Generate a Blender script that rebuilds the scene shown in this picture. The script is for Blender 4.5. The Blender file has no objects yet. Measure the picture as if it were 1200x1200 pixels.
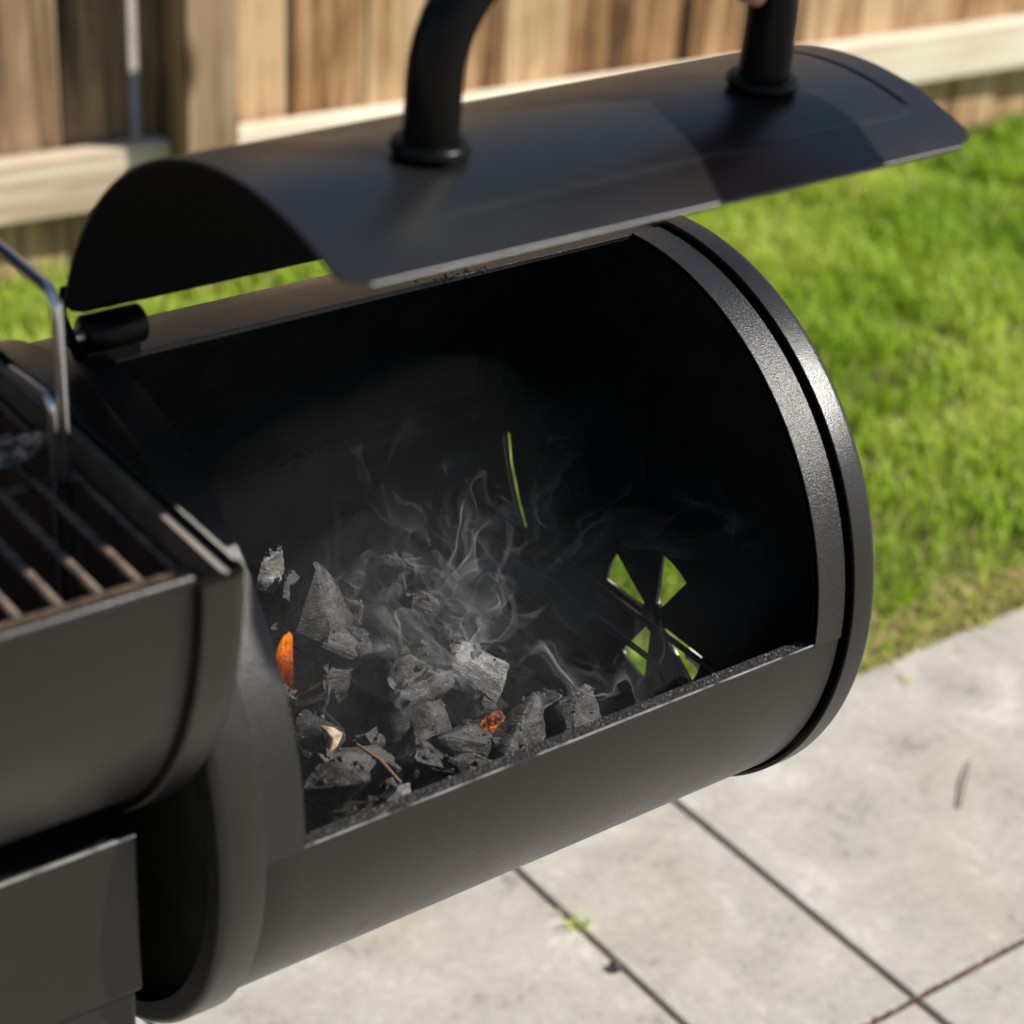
import bpy, bmesh, math, random
import numpy as np
from math import sin, cos, tan, pi, radians, degrees, sqrt, atan2
from mathutils import Vector, Matrix, noise as mnoise

random.seed(7)
rng = np.random.default_rng(11)
scene = bpy.context.scene
col = scene.collection

# ------------------------------------------------------------------ camera
CAM = np.array([-0.5393, -0.9053, 0.6868])
YAW, PITCH, ROLL, FPX = 0.6663, 0.5235, 0.0676, 2472.0
FWD = np.array([sin(YAW) * cos(PITCH), cos(YAW) * cos(PITCH), -sin(PITCH)])
_r = np.array([cos(YAW), -sin(YAW), 0.0]); _u = np.cross(_r, FWD)
RGT = _r * cos(ROLL) + _u * sin(ROLL)
UPV = -_r * sin(ROLL) + _u * cos(ROLL)
cam_data = bpy.data.cameras.new("camera")
cam = bpy.data.objects.new("camera", cam_data)
col.objects.link(cam)
cam.matrix_world = Matrix(((RGT[0], UPV[0], -FWD[0], CAM[0]), (RGT[1], UPV[1], -FWD[1], CAM[1]),
                           (RGT[2], UPV[2], -FWD[2], CAM[2]), (0, 0, 0, 1)))
cam_data.sensor_width = 36.0
cam_data.lens = FPX / 1200 * 36.0
cam_data.clip_start = 0.02
cam_data.clip_end = 500
cam_data.dof.use_dof = True
cam_data.dof.focus_distance = 1.31
cam_data.dof.aperture_fstop = 6.0
scene.camera = cam

# ------------------------------------------------------------------ light
SUN_EL = radians(42.5)
SUN_H = np.array([0.784, -0.628]); SUN_H = SUN_H / np.linalg.norm(SUN_H)
SUN = np.array([SUN_H[0] * cos(SUN_EL), SUN_H[1] * cos(SUN_EL), sin(SUN_EL)])
world = bpy.data.worlds.new("World"); scene.world = world; world.use_nodes = True
wn = world.node_tree.nodes; wl = world.node_tree.links
sky = wn.new("ShaderNodeTexSky"); sky.sky_type = 'NISHITA'; sky.sun_disc = False
sky.sun_elevation = SUN_EL
sky.sun_rotation = atan2(SUN_H[0], SUN_H[1])
bg = wn["Background"]; bg.inputs[1].default_value = 0.085
wl.new(sky.outputs[0], bg.inputs[0])
sl = bpy.data.lights.new("sun", 'SUN'); sl.energy = 5.0; sl.angle = radians(0.53); sl.color = (1.0, 0.945, 0.86)
so = bpy.data.objects.new("sun", sl); col.objects.link(so)
so.rotation_euler = Vector(SUN).to_track_quat('Z', 'Y').to_euler()
so.location = (3, -3, 4)
scene.view_settings.view_transform = 'Standard'; scene.view_settings.look = 'None'
scene.view_settings.gamma = 1; scene.view_settings.exposure = 0.42
scene.view_settings.use_curve_mapping = False
scene.cycles.max_bounces = 5
scene.cycles.diffuse_bounces = 3
scene.cycles.glossy_bounces = 3
scene.cycles.transmission_bounces = 2
scene.cycles.transparent_max_bounces = 32

# ------------------------------------------------------------------ pixel helpers
def ray(px, py):
    d = FWD * FPX + RGT * (px - 600) + UPV * (600 - py)
    return d / np.linalg.norm(d)
def onz(px, py, z):
    d = ray(px, py); return CAM + d * (z - CAM[2]) / d[2]
def onx(px, py, x):
    d = ray(px, py); return CAM + d * (x - CAM[0]) / d[0]
GZ = -0.68            # ground level (drum axis is z = 0)

# ------------------------------------------------------------------ object helpers
def tag(o, label=None, cat=None, group=None, kind=None):
    if label: o["label"] = label
    if cat: o["category"] = cat
    if group: o["group"] = group
    if kind: o["kind"] = kind
    return o
def empty(name, loc, label=None, cat=None, group=None):
    o = bpy.data.objects.new(name, None); o.empty_display_size = 0.05
    o.location = loc; col.objects.link(o); return tag(o, label, cat, group)
def link(name, me, mats, parent=None, smooth=None, bevel=0):
    o = bpy.data.objects.new(name, me); col.objects.link(o)
    if not isinstance(mats, (list, tuple)): mats = [mats]
    if len(me.materials) == 0:
        for m in mats: me.materials.append(m)
    if parent is not None:
        o.parent = parent
        base = Vector((0, 0, 0)); q = parent
        while q is not None: base += q.location; q = q.parent
        o.location = -base          # meshes are in world coordinates
    if smooth is not None:
        me.shade_smooth()
        me.set_sharp_from_angle(angle=radians(smooth))
    if bevel:
        md = o.modifiers.new("bevel", 'BEVEL'); md.width = bevel; md.segments = 2; md.limit_method = 'ANGLE'; md.angle_limit = radians(40)
    return o
def mesh(verts, faces, name="m", mi=None):
    me = bpy.data.meshes.new(name); me.from_pydata([tuple(map(float, v)) for v in verts], [], faces)
    if mi is not None: me.polygons.foreach_set("material_index", mi)
    me.update(); return me
def box_mesh(x0, x1, y0, y1, z0, z1):
    v = [(x, y, z) for z in (z0, z1) for y in (y0, y1) for x in (x0, x1)]
    f = [(0, 2, 3, 1), (4, 5, 7, 6), (0, 1, 5, 4), (2, 6, 7, 3), (0, 4, 6, 2), (1, 3, 7, 5)]
    return mesh(v, f)
def tube(pts, r, seg=12, cap=True, rs=None):
    """sweep a circle along a polyline"""
    P = [np.array(p, float) for p in pts]; n = len(P); v = []; f = []
    t0 = P[1] - P[0]; t0 /= np.linalg.norm(t0)
    a = np.cross(t0, [0, 0, 1.0]);
    if np.linalg.norm(a) < 1e-3: a = np.cross(t0, [1.0, 0, 0])
    a /= np.linalg.norm(a)
    for i in range(n):
        t = P[min(i + 1, n - 1)] - P[max(i - 1, 0)]; t /= np.linalg.norm(t)
        a = a - t * (a @ t); a /= np.linalg.norm(a); b = np.cross(t, a)
        rr = r if rs is None else rs[i]
        for k in range(seg):
            an = 2 * pi * k / seg; v.append(P[i] + rr * (cos(an) * a + sin(an) * b))
    for i in range(n - 1):
        for k in range(seg):
            f.append((i * seg + k, i * seg + (k + 1) % seg, (i + 1) * seg + (k + 1) % seg, (i + 1) * seg + k))
    if cap:
        f.append(tuple(range(seg))[::-1]); f.append(tuple((n - 1) * seg + k for k in range(seg)))
    return mesh(v, f)
def lathe_x(profile, seg=160, a0=0.0, a1=2 * pi, yc=0.0, zc=0.0, closed_profile=False):
    """revolve (x, r) profile round an axis parallel to X"""
    full = abs(a1 - a0 - 2 * pi) < 1e-6
    na = seg if full else seg + 1; m = len(profile); v = []; f = []
    for k in range(na):
        an = a0 + (a1 - a0) * k / seg
        for x, r in profile: v.append((x, yc + r * cos(an), zc + r * sin(an)))
    for k in range(seg):
        k2 = (k + 1) % na
        for j in range(m if closed_profile else m - 1):
            j2 = (j + 1) % m
            f.append((k * m + j, k2 * m + j, k2 * m + j2, k * m + j2))
    if closed_profile and not full:
        f.append(tuple(range(m))); f.append(tuple((na - 1) * m + j for j in range(m))[::-1])
    me = mesh(v, f); bm = bmesh.new(); bm.from_mesh(me); bmesh.ops.recalc_face_normals(bm, faces=bm.faces); bm.to_mesh(me); bm.free()
    return me
def shell(xs, angs, r_out, r_in, hole=lambda x, a: False, yc=0, zc=0, wrap=True, disp=None, xmap=None):
    """double-walled grid on a cylinder; slot 0 outside, slot 1 inside"""
    nx, na = len(xs), len(angs); v = []
    for side in (0, 1):
        for j in range(na):
            for i in range(nx):
                x = xs[i] if xmap is None else xmap(xs[i], angs[j])
                rr = (r_out(x) if callable(r_out) else r_out) if side == 0 else (r_in(x) if callable(r_in) else r_in)
                if disp: rr += disp(x, angs[j])
                v.append((x, yc + rr * cos(angs[j]), zc + rr * sin(angs[j])))
    N = nx * na
    nj = na if wrap else na - 1
    def ok(i, j):
        if i < 0 or i >= nx - 1: return False
        if not wrap and (j < 0 or j >= nj): return False
        j %= nj
        a0 = angs[j]; a1 = angs[(j + 1) % na]
        if a1 < a0: a1 += 2 * pi
        return not hole((xs[i] + xs[i + 1]) / 2, (a0 + a1) / 2)
    f = []; mi = []
    for j in range(nj):
        for i in range(nx - 1):
            if not ok(i, j): continue
            j2 = (j + 1) % na
            A, B, C, D = j * nx + i, j * nx + i + 1, j2 * nx + i + 1, j2 * nx + i
            f.append((A, D, C, B)); mi.append(0)
            f.append((A + N, B + N, C + N, D + N)); mi.append(1)
            if not ok(i - 1, j): f.append((A, A + N, D + N, D)); mi.append(0)
            if not ok(i + 1, j): f.append((B, C, C + N, B + N)); mi.append(0)
            if not ok(i, j - 1): f.append((A, B, B + N, A + N)); mi.append(0)
            if not ok(i, j + 1): f.append((D, D + N, C + N, C)); mi.append(0)
    me = mesh(v, f, mi=mi)
    bm = bmesh.new(); bm.from_mesh(me)
    bmesh.ops.delete(bm, geom=[q for q in bm.verts if not q.link_faces], context='VERTS')
    bmesh.ops.recalc_face_normals(bm, faces=bm.faces); bm.to_mesh(me); bm.free()
    return me
def filled(loops, x, thick):
    """flat plate in the YZ plane at x with holes (2D curve fill)"""
    cu = bpy.data.curves.new("fill", 'CURVE'); cu.dimensions = '2D'; cu.fill_mode = 'BOTH'; cu.extrude = thick / 2
    for lp in loops:
        s = cu.splines.new('POLY'); s.points.add(len(lp) - 1); s.use_cyclic_u = True
        for q, (a, b) in zip(s.points, lp): q.co = (a, b, 0, 1)
    o = bpy.data.objects.new("fill_tmp", cu); col.objects.link(o)
    dg = bpy.context.evaluated_depsgraph_get()
    me = bpy.data.meshes.new_from_object(o.evaluated_get(dg))
    bpy.data.objects.remove(o); bpy.data.curves.remove(cu)
    for q in me.vertices:
        a, b, c = q.co; q.co = (x + c, a, b)
    me.materials.clear(); me.update(); return me

# ------------------------------------------------------------------ materials
def mat(name, color, rough=0.5, metal=0.0, spec=0.5):
    m = bpy.data.materials.new(name); m.use_nodes = True
    b = m.node_tree.nodes["Principled BSDF"]
    b.inputs["Base Color"].default_value = (*color, 1); b.inputs["Roughness"].default_value = rough
    b.inputs["Metallic"].default_value = metal; b.inputs["Specular IOR Level"].default_value = spec
    return m, m.node_tree, b
def N(nt, t, **kw):
    n = nt.nodes.new(t)
    for k, v in kw.items():
        if k in n.inputs: n.inputs[k].default_value = v
        else: setattr(n, k, v)
    return n
def noise(nt, scale, detail=4, rough=0.6, vec=None, dist=0.0):
    n = N(nt, "ShaderNodeTexNoise"); n.inputs["Scale"].default_value = scale; n.inputs["Detail"].default_value = detail
    n.inputs["Roughness"].default_value = rough; n.inputs["Distortion"].default_value = dist
    if vec is not None: nt.links.new(vec, n.inputs["Vector"])
    return n
def ramp(nt, src, stops):
    r = N(nt, "ShaderNodeValToRGB"); e = r.color_ramp.elements
    while len(e) < len(stops): e.new(0.5)
    for el, (p, c) in zip(e, stops):
        el.position = p; el.color = (*c, 1) if len(c) == 3 else c
    nt.links.new(src, r.inputs[0]); return r
def bump(nt, b, h, strength, dist):
    bp = N(nt, "ShaderNodeBump"); bp.inputs["Strength"].default_value = strength; bp.inputs["Distance"].default_value = dist
    nt.links.new(h, bp.inputs["Height"]); nt.links.new(bp.outputs[0], b.inputs["Normal"]); return bp
def math_(nt, op, a, b=None):
    n = N(nt, "ShaderNodeMath", operation=op)
    for i, q in enumerate((a, b)):
        if q is None: continue
        if isinstance(q, (int, float)): n.inputs[i].default_value = q
        else: nt.links.new(q, n.inputs[i])
    return n.outputs[0]
def objvec(nt): return N(nt, "ShaderNodeTexCoord").outputs["Object"]

def paint(name, c, r0, r1, grain=2600, gs=0.25, dust=0.0):
    m, nt, b = mat(name, c, r0)
    v = objvec(nt)
    big = noise(nt, 9, 5, 0.65, v)
    sm_ = noise(nt, 45, 6, 0.75, v)
    mixn = math_(nt, 'ADD', math_(nt, 'MULTIPLY', big.outputs[0], 0.6), math_(nt, 'MULTIPLY', sm_.outputs[0], 0.4))
    nt.links.new(ramp(nt, mixn, [(0.36, (r0 - .01,) * 3), (0.64, (r1 + .02,) * 3)]).outputs[0], b.inputs["Roughness"])
    fine = noise(nt, grain, 2, 0.5, v)
    bump(nt, b, fine.outputs[0], gs, 0.0006)
    sp = noise(nt, 700, 3, 0.7, v)
    c2 = tuple(x * 1.5 + dust * k_ for x, k_ in zip(c, (1.15, 1.0, .85)))
    mx = N(nt, "ShaderNodeMix", data_type='RGBA')
    mx.inputs[6].default_value = (*c, 1); mx.inputs[7].default_value = (*c2, 1)
    fac = math_(nt, 'MULTIPLY', ramp(nt, sp.outputs[0], [(0.5, (0, 0, 0)), (0.72, (1, 1, 1))]).outputs[0], big.outputs[0])
    nt.links.new(fac, mx.inputs[0]); nt.links.new(mx.outputs[2], b.inputs["Base Color"])
    return m
M = {}
M['drum'] = paint("black_powder_coat", (0.0078, 0.0068, 0.0059), 0.25, 0.35, 1300, 0.35, 0.008)
M['lid'] = paint("satin_black_lid", (0.0090, 0.0092, 0.0098), 0.27, 0.36, 1500, 0.08, 0.005)
M['band'] = paint("grainy_black_band", (0.0100, 0.0096, 0.0092), 0.28, 0.36, 1300, 0.6, 0.030)
M['handle'] = paint("black_handle", (0.0018, 0.0018, 0.0019), 0.27, 0.36, 900, 0.12); M['handle'].node_tree.nodes['Principled BSDF'].inputs['Specular IOR Level'].default_value = 0.16
M['chamber'] = paint("black_chamber_paint", (0.0088, 0.0074, 0.0061), 0.25, 0.35, 1300, 0.3, 0.008)
m, nt, b = mat("soot", (0.006, 0.0055, 0.005), 0.8, 0, 0.22); v = objvec(nt)
nn = noise(nt, 30, 6, 0.7, v)
nt.links.new(ramp(nt, nn.outputs[0], [(0.35, (0.004, 0.004, 0.0038)), (0.75, (0.022, 0.019, 0.0155))]).outputs[0], b.inputs["Base Color"])
bump(nt, b, noise(nt, 300, 4, 0.7, v).outputs[0], 0.5, 0.001); M['soot'] = m  # soot on the inner walls, and painted shade on the left cap face
m, nt, b = mat("gritty_flange", (0.02, 0.02, 0.02), 0.7); v = objvec(nt)
g = noise(nt, 420, 5, 0.8, v)
nt.links.new(ramp(nt, g.outputs[0], [(0.42, (0.003, 0.003, 0.003)), (0.60, (0.022, 0.021, 0.02)), (0.70, (0.20, 0.19, 0.18))]).outputs[0], b.inputs["Base Color"])
bump(nt, b, g.outputs[0], 1.0, 0.002); M['grit'] = m
m, nt, b = mat("lid_inside_soot", (0.0028, 0.0027, 0.0026), 0.85, 0, 0.15); M['lidin'] = m
m, nt, b = mat("worn_edge", (0.5, 0.49, 0.47), 0.3, 1.0); v = objvec(nt)
en = noise(nt, 16, 5, 0.7, v)
nt.links.new(ramp(nt, en.outputs[0], [(0.42, (0.02, 0.02, 0.022)), (0.6, (0.55, 0.53, 0.51))]).outputs[0], b.inputs["Base Color"])
nt.links.new(ramp(nt, en.outputs[0], [(0.42, (0,) * 3), (0.6, (1,) * 3)]).outputs[0], b.inputs["Metallic"]); M['edge'] = m  # bright metal patches over black, stand in for sun glint on painted edges
m, nt, b = mat("pale_cast_metal", (0.75, 0.74, 0.72), 0.45, 0.3); M['tab'] = m
m, nt, b = mat("chrome_wire", (0.62, 0.62, 0.63), 0.14, 1.0); v = objvec(nt)
nt.links.new(ramp(nt, noise(nt, 60, 4, 0.6, v).outputs[0], [(0.35, (0.1,) * 3), (0.7, (0.3,) * 3)]).outputs[0], b.inputs["Roughness"]); M['chrome'] = m
m, nt, b = mat("greasy_iron", (0.035, 0.026, 0.019), 0.45); v = objvec(nt)
g = noise(nt, 90, 6, 0.7, v)
nt.links.new(ramp(nt, g.outputs[0], [(0.3, (0.02, 0.014, 0.010)), (0.52, (0.09, 0.060, 0.038)), (0.75, (0.22, 0.145, 0.085))]).outputs[0], b.inputs["Base Color"])
nt.links.new(ramp(nt, g.outputs[0], [(0.3, (0.35,) * 3), (0.7, (0.6,) * 3)]).outputs[0], b.inputs["Roughness"])
bump(nt, b, noise(nt, 500, 4, 0.7, v).outputs[0], 0.6, 0.001); M['iron'] = m
m, nt, b = mat("browned_steel", (0.06, 0.043, 0.03), 0.5); v = objvec(nt)
g = noise(nt, 40, 6, 0.7, v)
nt.links.new(ramp(nt, g.outputs[0], [(0.3, (0.035, 0.025, 0.017)), (0.7, (0.13, 0.092, 0.062))]).outputs[0], b.inputs["Base Color"]); M['brown'] = m

# charcoal
m, nt, b = mat("charcoal", (0.03, 0.03, 0.03), 0.6, 0, 0.5)
tc = N(nt, "ShaderNodeTexCoord"); oi = N(nt, "ShaderNodeObjectInfo")
add = N(nt, "ShaderNodeVectorMath", operation='ADD'); nt.links.new(tc.outputs["Object"], add.inputs[0])
sc_ = N(nt, "ShaderNodeVectorMath", operation='SCALE'); sc_.inputs[0].default_value = (7, 3, 5); nt.links.new(oi.outputs["Random"], sc_.inputs["Scale"])
nt.links.new(sc_.outputs[0], add.inputs[1])
mp = N(nt, "ShaderNodeMapping"); mp.inputs["Scale"].default_value = (0.25, 1, 1); nt.links.new(add.outputs[0], mp.inputs["Vector"])
gr = noise(nt, 330, 5, 0.65, mp.outputs[0]); gb = noise(nt, 70, 5, 0.7, add.outputs[0]); gf = noise(nt, 750, 3, 0.7, add.outputs[0])
cr = ramp(nt, gb.outputs[0], [(0.3, (0.009, 0.009, 0.009)), (0.50, (0.029, 0.0285, 0.028)), (0.68, (0.095, 0.092, 0.088))])
spk = ramp(nt, gf.outputs[0], [(0.60, (0, 0, 0)), (0.72, (0.22, 0.21, 0.20))])
mx = N(nt, "ShaderNodeMix", data_type='RGBA', blend_type='ADD'); mx.inputs[0].default_value = 1
nt.links.new(cr.outputs[0], mx.inputs[6]); nt.links.new(spk.outputs[0], mx.inputs[7]); nt.links.new(mx.outputs[2], b.inputs["Base Color"])
nt.links.new(ramp(nt, gb.outputs[0], [(0.3, (0.42,) * 3), (0.7, (0.7,) * 3)]).outputs[0], b.inputs["Roughness"])
hh = math_(nt, 'ADD', gr.outputs[0], math_(nt, 'MULTIPLY', gf.outputs[0], 0.4))
bump(nt, b, hh, 0.75, 0.0022); M['coal'] = m
m2 = m.copy(); m2.name = "ashy_charcoal"; M['ashcoal'] = m2
for n_ in m2.node_tree.nodes:
    if n_.bl_idname == "ShaderNodeValToRGB" and len(n_.color_ramp.elements) == 3:
        for el, c in zip(n_.color_ramp.elements, (0.05, 0.13, 0.32)): el.color = (c, c * 0.97, c * 0.92, 1)
m, nt, b = mat("pale_split_wood", (0.5, 0.38, 0.25), 0.8); v = objvec(nt)
nt.links.new(ramp(nt, noise(nt, 260, 4, 0.7, v).outputs[0], [(0.35, (0.16, 0.10, 0.06)), (0.6, (0.62, 0.50, 0.36))]).outputs[0], b.inputs["Base Color"]); M['palewood'] = m
def emis(name, c0, c1, strength, scale):
    m, nt, b = mat(name, (0.02, 0.01, 0.005), 0.8); v = objvec(nt)
    sm = math_(nt, 'ADD', math_(nt, 'MULTIPLY', noise(nt, scale, 6, 0.75, v).outputs[0], 0.6), math_(nt, 'MULTIPLY', noise(nt, 110, 3, 0.6, v).outputs[0], 0.4))
    r = ramp(nt, sm, [(0.45, (0.006, 0.002, 0.001)), (0.53, c0), (0.66, c1)])
    nt.links.new(r.outputs[0], b.inputs["Emission Color"]); b.inputs["Emission Strength"].default_value = strength
    return m
M['ember'] = emis("glowing_ember", (0.20, 0.045, 0.008), (0.75, 0.26, 0.07), 0.85, 430)
m, nt, b = mat("flame", (0, 0, 0), 1.0, 0, 0)
tcx = N(nt, "ShaderNodeTexCoord"); sx = N(nt, "ShaderNodeSeparateXYZ"); nt.links.new(tcx.outputs["Generated"], sx.inputs[0])
fmp = N(nt, "ShaderNodeMapping"); fmp.inputs["Scale"].default_value = (3, 3, 0.8); nt.links.new(tcx.outputs["Generated"], fmp.inputs[0])
fn = noise(nt, 2.2, 3, 0.6, fmp.outputs[0], 0.6)
fmp.inputs["Scale"].default_value = (7, 7, 0.7)
hz = math_(nt, 'ADD', math_(nt, 'MULTIPLY', fn.outputs[0], 0.70), math_(nt, 'MULTIPLY', sx.outputs[2], 0.55))
fr = ramp(nt, hz, [(0.50, (0.10, 0.006, 0.0)), (0.72, (0.50, 0.07, 0.003)), (0.90, (1.0, 0.27, 0.015))])
em = N(nt, "ShaderNodeEmission"); nt.links.new(fr.outputs[0], em.inputs[0]); em.inputs[1].default_value = 0.85
tp_ = N(nt, "ShaderNodeBsdfTransparent"); mf = N(nt, "ShaderNodeMixShader")
lwt = N(nt, 'ShaderNodeLayerWeight'); lwt.inputs[0].default_value = 0.5
nt.links.new(math_(nt, 'MULTIPLY', ramp(nt, hz, [(0.46, (0.03,) * 3), (0.66, (0.26,) * 3), (0.88, (0.85,) * 3)]).outputs[0], math_(nt, 'SUBTRACT', 1.0, lwt.outputs['Facing'])), mf.inputs[0])
nt.links.new(tp_.outputs[0], mf.inputs[1]); nt.links.new(em.outputs[0], mf.inputs[2]); nt.links.new(mf.outputs[0], nt.nodes["Material Output"].inputs[0]); M['flame'] = m

# wood
def wood(name, dark, mid, light, gscale=1.0):
    m, nt, b = mat(name, mid, 0.75, 0, 0.3)
    tc = N(nt, "ShaderNodeTexCoord"); oi = N(nt, "ShaderNodeObjectInfo")
    add = N(nt, "ShaderNodeVectorMath", operation='ADD'); nt.links.new(tc.outputs["Object"], add.inputs[0])
    sc_ = N(nt, "ShaderNodeVectorMath", operation='SCALE'); sc_.inputs[0].default_value = (31, 17, 23); nt.links.new(oi.outputs["Random"], sc_.inputs["Scale"]); nt.links.new(sc_.outputs[0], add.inputs[1])
    mp = N(nt, "ShaderNodeMapping"); mp.inputs["Scale"].default_value = (22, 22, 1.1) if gscale > 0 else (1.1, 22, 22); nt.links.new(add.outputs[0], mp.inputs[0])
    g1 = noise(nt, 1.6, 6, 0.65, mp.outputs[0], 0.8)
    g2 = noise(nt, 2.6, 3, 0.6, add.outputs[0], 0.5)
    s = math_(nt, 'ADD', math_(nt, 'MULTIPLY', g1.outputs[0], 0.65), math_(nt, 'MULTIPLY', g2.outputs[0], 0.40))
    s = math_(nt, 'ADD', s, math_(nt, 'MULTIPLY', math_(nt, 'SUBTRACT', oi.outputs["Random"], 0.5), 0.16))
    r = ramp(nt, s, [(0.38, dark), (0.50, mid), (0.64, light)])
    # knots
    kn = N(nt, "ShaderNodeTexVoronoi"); kn.inputs["Scale"].default_value = 1.0
    kmp = N(nt, "ShaderNodeMapping"); kmp.inputs["Scale"].default_value = (7, 7, 2.6) if gscale > 0 else (2.6, 7, 7); nt.links.new(add.outputs[0], kmp.inputs[0]); nt.links.new(kmp.outputs[0], kn.inputs["Vector"])
    kr = ramp(nt, kn.outputs["Distance"], [(0.06, (0.25, 0.2, 0.17)), (0.16, (1, 1, 1))])
    mx = N(nt, "ShaderNodeMix", data_type='RGBA', blend_type='MULTIPLY'); mx.inputs[0].default_value = 1
    nt.links.new(r.outputs[0], mx.inputs[6]); nt.links.new(kr.outputs[0], mx.inputs[7]); nt.links.new(mx.outputs[2], b.inputs["Base Color"])
    bump(nt, b, g1.outputs[0], 0.4, 0.004); return m
M['picket'] = wood("cedar_picket", (0.060, 0.027, 0.011), (0.29, 0.155, 0.066), (0.54, 0.375, 0.22))
M['greypicket'] = wood("weathered_picket", (0.042, 0.025, 0.015), (0.23, 0.145, 0.085), (0.42, 0.29, 0.18))
M['rail'] = wood("pale_rail", (0.40, 0.315, 0.225), (0.60, 0.50, 0.385), (0.76, 0.67, 0.55), -1)
M['post'] = wood("grey_post", (0.09, 0.058, 0.032), (0.25, 0.165, 0.095), (0.38, 0.28, 0.18))

# concrete pavers
m, nt, b = mat("concrete_paver", (0.42, 0.40, 0.37), 0.85, 0, 0.3)
tc = N(nt, "ShaderNodeTexCoord"); oi = N(nt, "ShaderNodeObjectInfo")
add = N(nt, "ShaderNodeVectorMath", operation='ADD'); nt.links.new(tc.outputs["Object"], add.inputs[0])
sc_ = N(nt, "ShaderNodeVectorMath", operation='SCALE'); sc_.inputs[0].default_value = (13, 29, 3); nt.links.new(oi.outputs["Random"], sc_.inputs["Scale"]); nt.links.new(sc_.outputs[0], add.inputs[1])
n1 = noise(nt, 13, 6, 0.62, add.outputs[0], 0.4); n2 = noise(nt, 85, 6, 0.8, add.outputs[0]); n3 = noise(nt, 3.2, 3, 0.5, add.outputs[0])
s = math_(nt, 'ADD', math_(nt, 'MULTIPLY', n1.outputs[0], 0.55), math_(nt, 'MULTIPLY', n2.outputs[0], 0.45))
r = ramp(nt, s, [(0.34, (0.20, 0.189, 0.173)), (0.43, (0.345, 0.326, 0.295)), (0.55, (0.415, 0.392, 0.356)), (0.66, (0.55, 0.527, 0.49))])
st = ramp(nt, n3.outputs[0], [(0.52, (1, 1, 1)), (0.72, (1.0, 0.93, 0.83))])
mx = N(nt, "ShaderNodeMix", data_type='RGBA', blend_type='MULTIPLY'); mx.inputs[0].default_value = 1
nt.links.new(r.outputs[0], mx.inputs[6]); nt.links.new(st.outputs[0], mx.inputs[7]); nt.links.new(mx.outputs[2], b.inputs["Base Color"])
bump(nt, b, n2.outputs[0], 0.35, 0.004); M['paver'] = m
m, nt, b = mat("joint_sand", (0.10, 0.082, 0.06), 0.95, 0, 0.1); v = objvec(nt)
nt.links.new(ramp(nt, noise(nt, 60, 6, 0.75, v).outputs[0], [(0.35, (0.022, 0.018, 0.012)), (0.7, (0.13, 0.088, 0.045))]).outputs[0], b.inputs["Base Color"]); M['sand'] = m
m, nt, b = mat("thatch_soil", (0.07, 0.06, 0.03), 0.95, 0, 0.1); v = objvec(nt)
nt.links.new(ramp(nt, noise(nt, 45, 6, 0.75, v).outputs[0], [(0.3, (0.06, 0.075, 0.015)), (0.55, (0.13, 0.13, 0.04)), (0.75, (0.26, 0.20, 0.10))]).outputs[0], b.inputs["Base Color"]); M['soil'] = m
m, nt, b = mat("dry_ground", (0.34, 0.31, 0.27), 0.95, 0, 0.1); v = objvec(nt)
nt.links.new(ramp(nt, noise(nt, 1.2, 6, 0.7, v).outputs[0], [(0.3, (0.24, 0.22, 0.18)), (0.7, (0.42, 0.39, 0.34))]).outputs[0], b.inputs["Base Color"]); M['ground'] = m
# grass
m, nt, b = mat("grass_blades", (0.10, 0.20, 0.02), 0.5, 0, 0.35)
at = N(nt, "ShaderNodeAttribute", attribute_name="tint")
sxy = N(nt, "ShaderNodeSeparateColor"); nt.links.new(at.outputs["Color"], sxy.inputs[0])
gr_ = ramp(nt, sxy.outputs[0], [(0.0, (0.155, 0.285, 0.012)), (0.4, (0.345, 0.515, 0.034)), (0.8, (0.59, 0.69, 0.13)), (1.0, (0.56, 0.43, 0.21))])
nt.links.new(gr_.outputs[0], b.inputs["Base Color"])
tr = N(nt, "ShaderNodeBsdfTranslucent"); nt.links.new(gr_.outputs[0], tr.inputs[0])
ms = N(nt, "ShaderNodeMixShader"); ms.inputs[0].default_value = 0.45
nt.links.new(b.outputs[0], ms.inputs[1]); nt.links.new(tr.outputs[0], ms.inputs[2]); nt.links.new(ms.outputs[0], nt.nodes["Material Output"].inputs[0]); M['grass'] = m
m, nt, b = mat("skin", (0.50, 0.22, 0.15), 0.5, 0, 0.4); b.inputs["Subsurface Weight"].default_value = 0.15; b.inputs["Subsurface Radius"].default_value = (0.01, 0.004, 0.002); M['skin'] = m
m, nt, b = mat("dark_sleeve", (0.03, 0.033, 0.045), 0.9); M['sleeve'] = m
m, nt, b = mat("dry_twig", (0.16, 0.085, 0.05), 0.8); M['twig'] = m
m, nt, b = mat("dark_litter", (0.07, 0.06, 0.045), 0.9); M['litter'] = m
m, nt, b = mat("bolt_steel", (0.35, 0.33, 0.31), 0.4, 1.0); M['bolt'] = m

# ================================================================== SETTING
g = link("ground", mesh([(-60, -60, GZ - .09), (60, -60, GZ - .09), (60, 60, GZ - .09), (-60, 60, GZ - .09)], [(0, 1, 2, 3)]), M['ground'])
tag(g, "pale dry ground beyond the lawn and fence", "ground", kind="structure")

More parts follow.
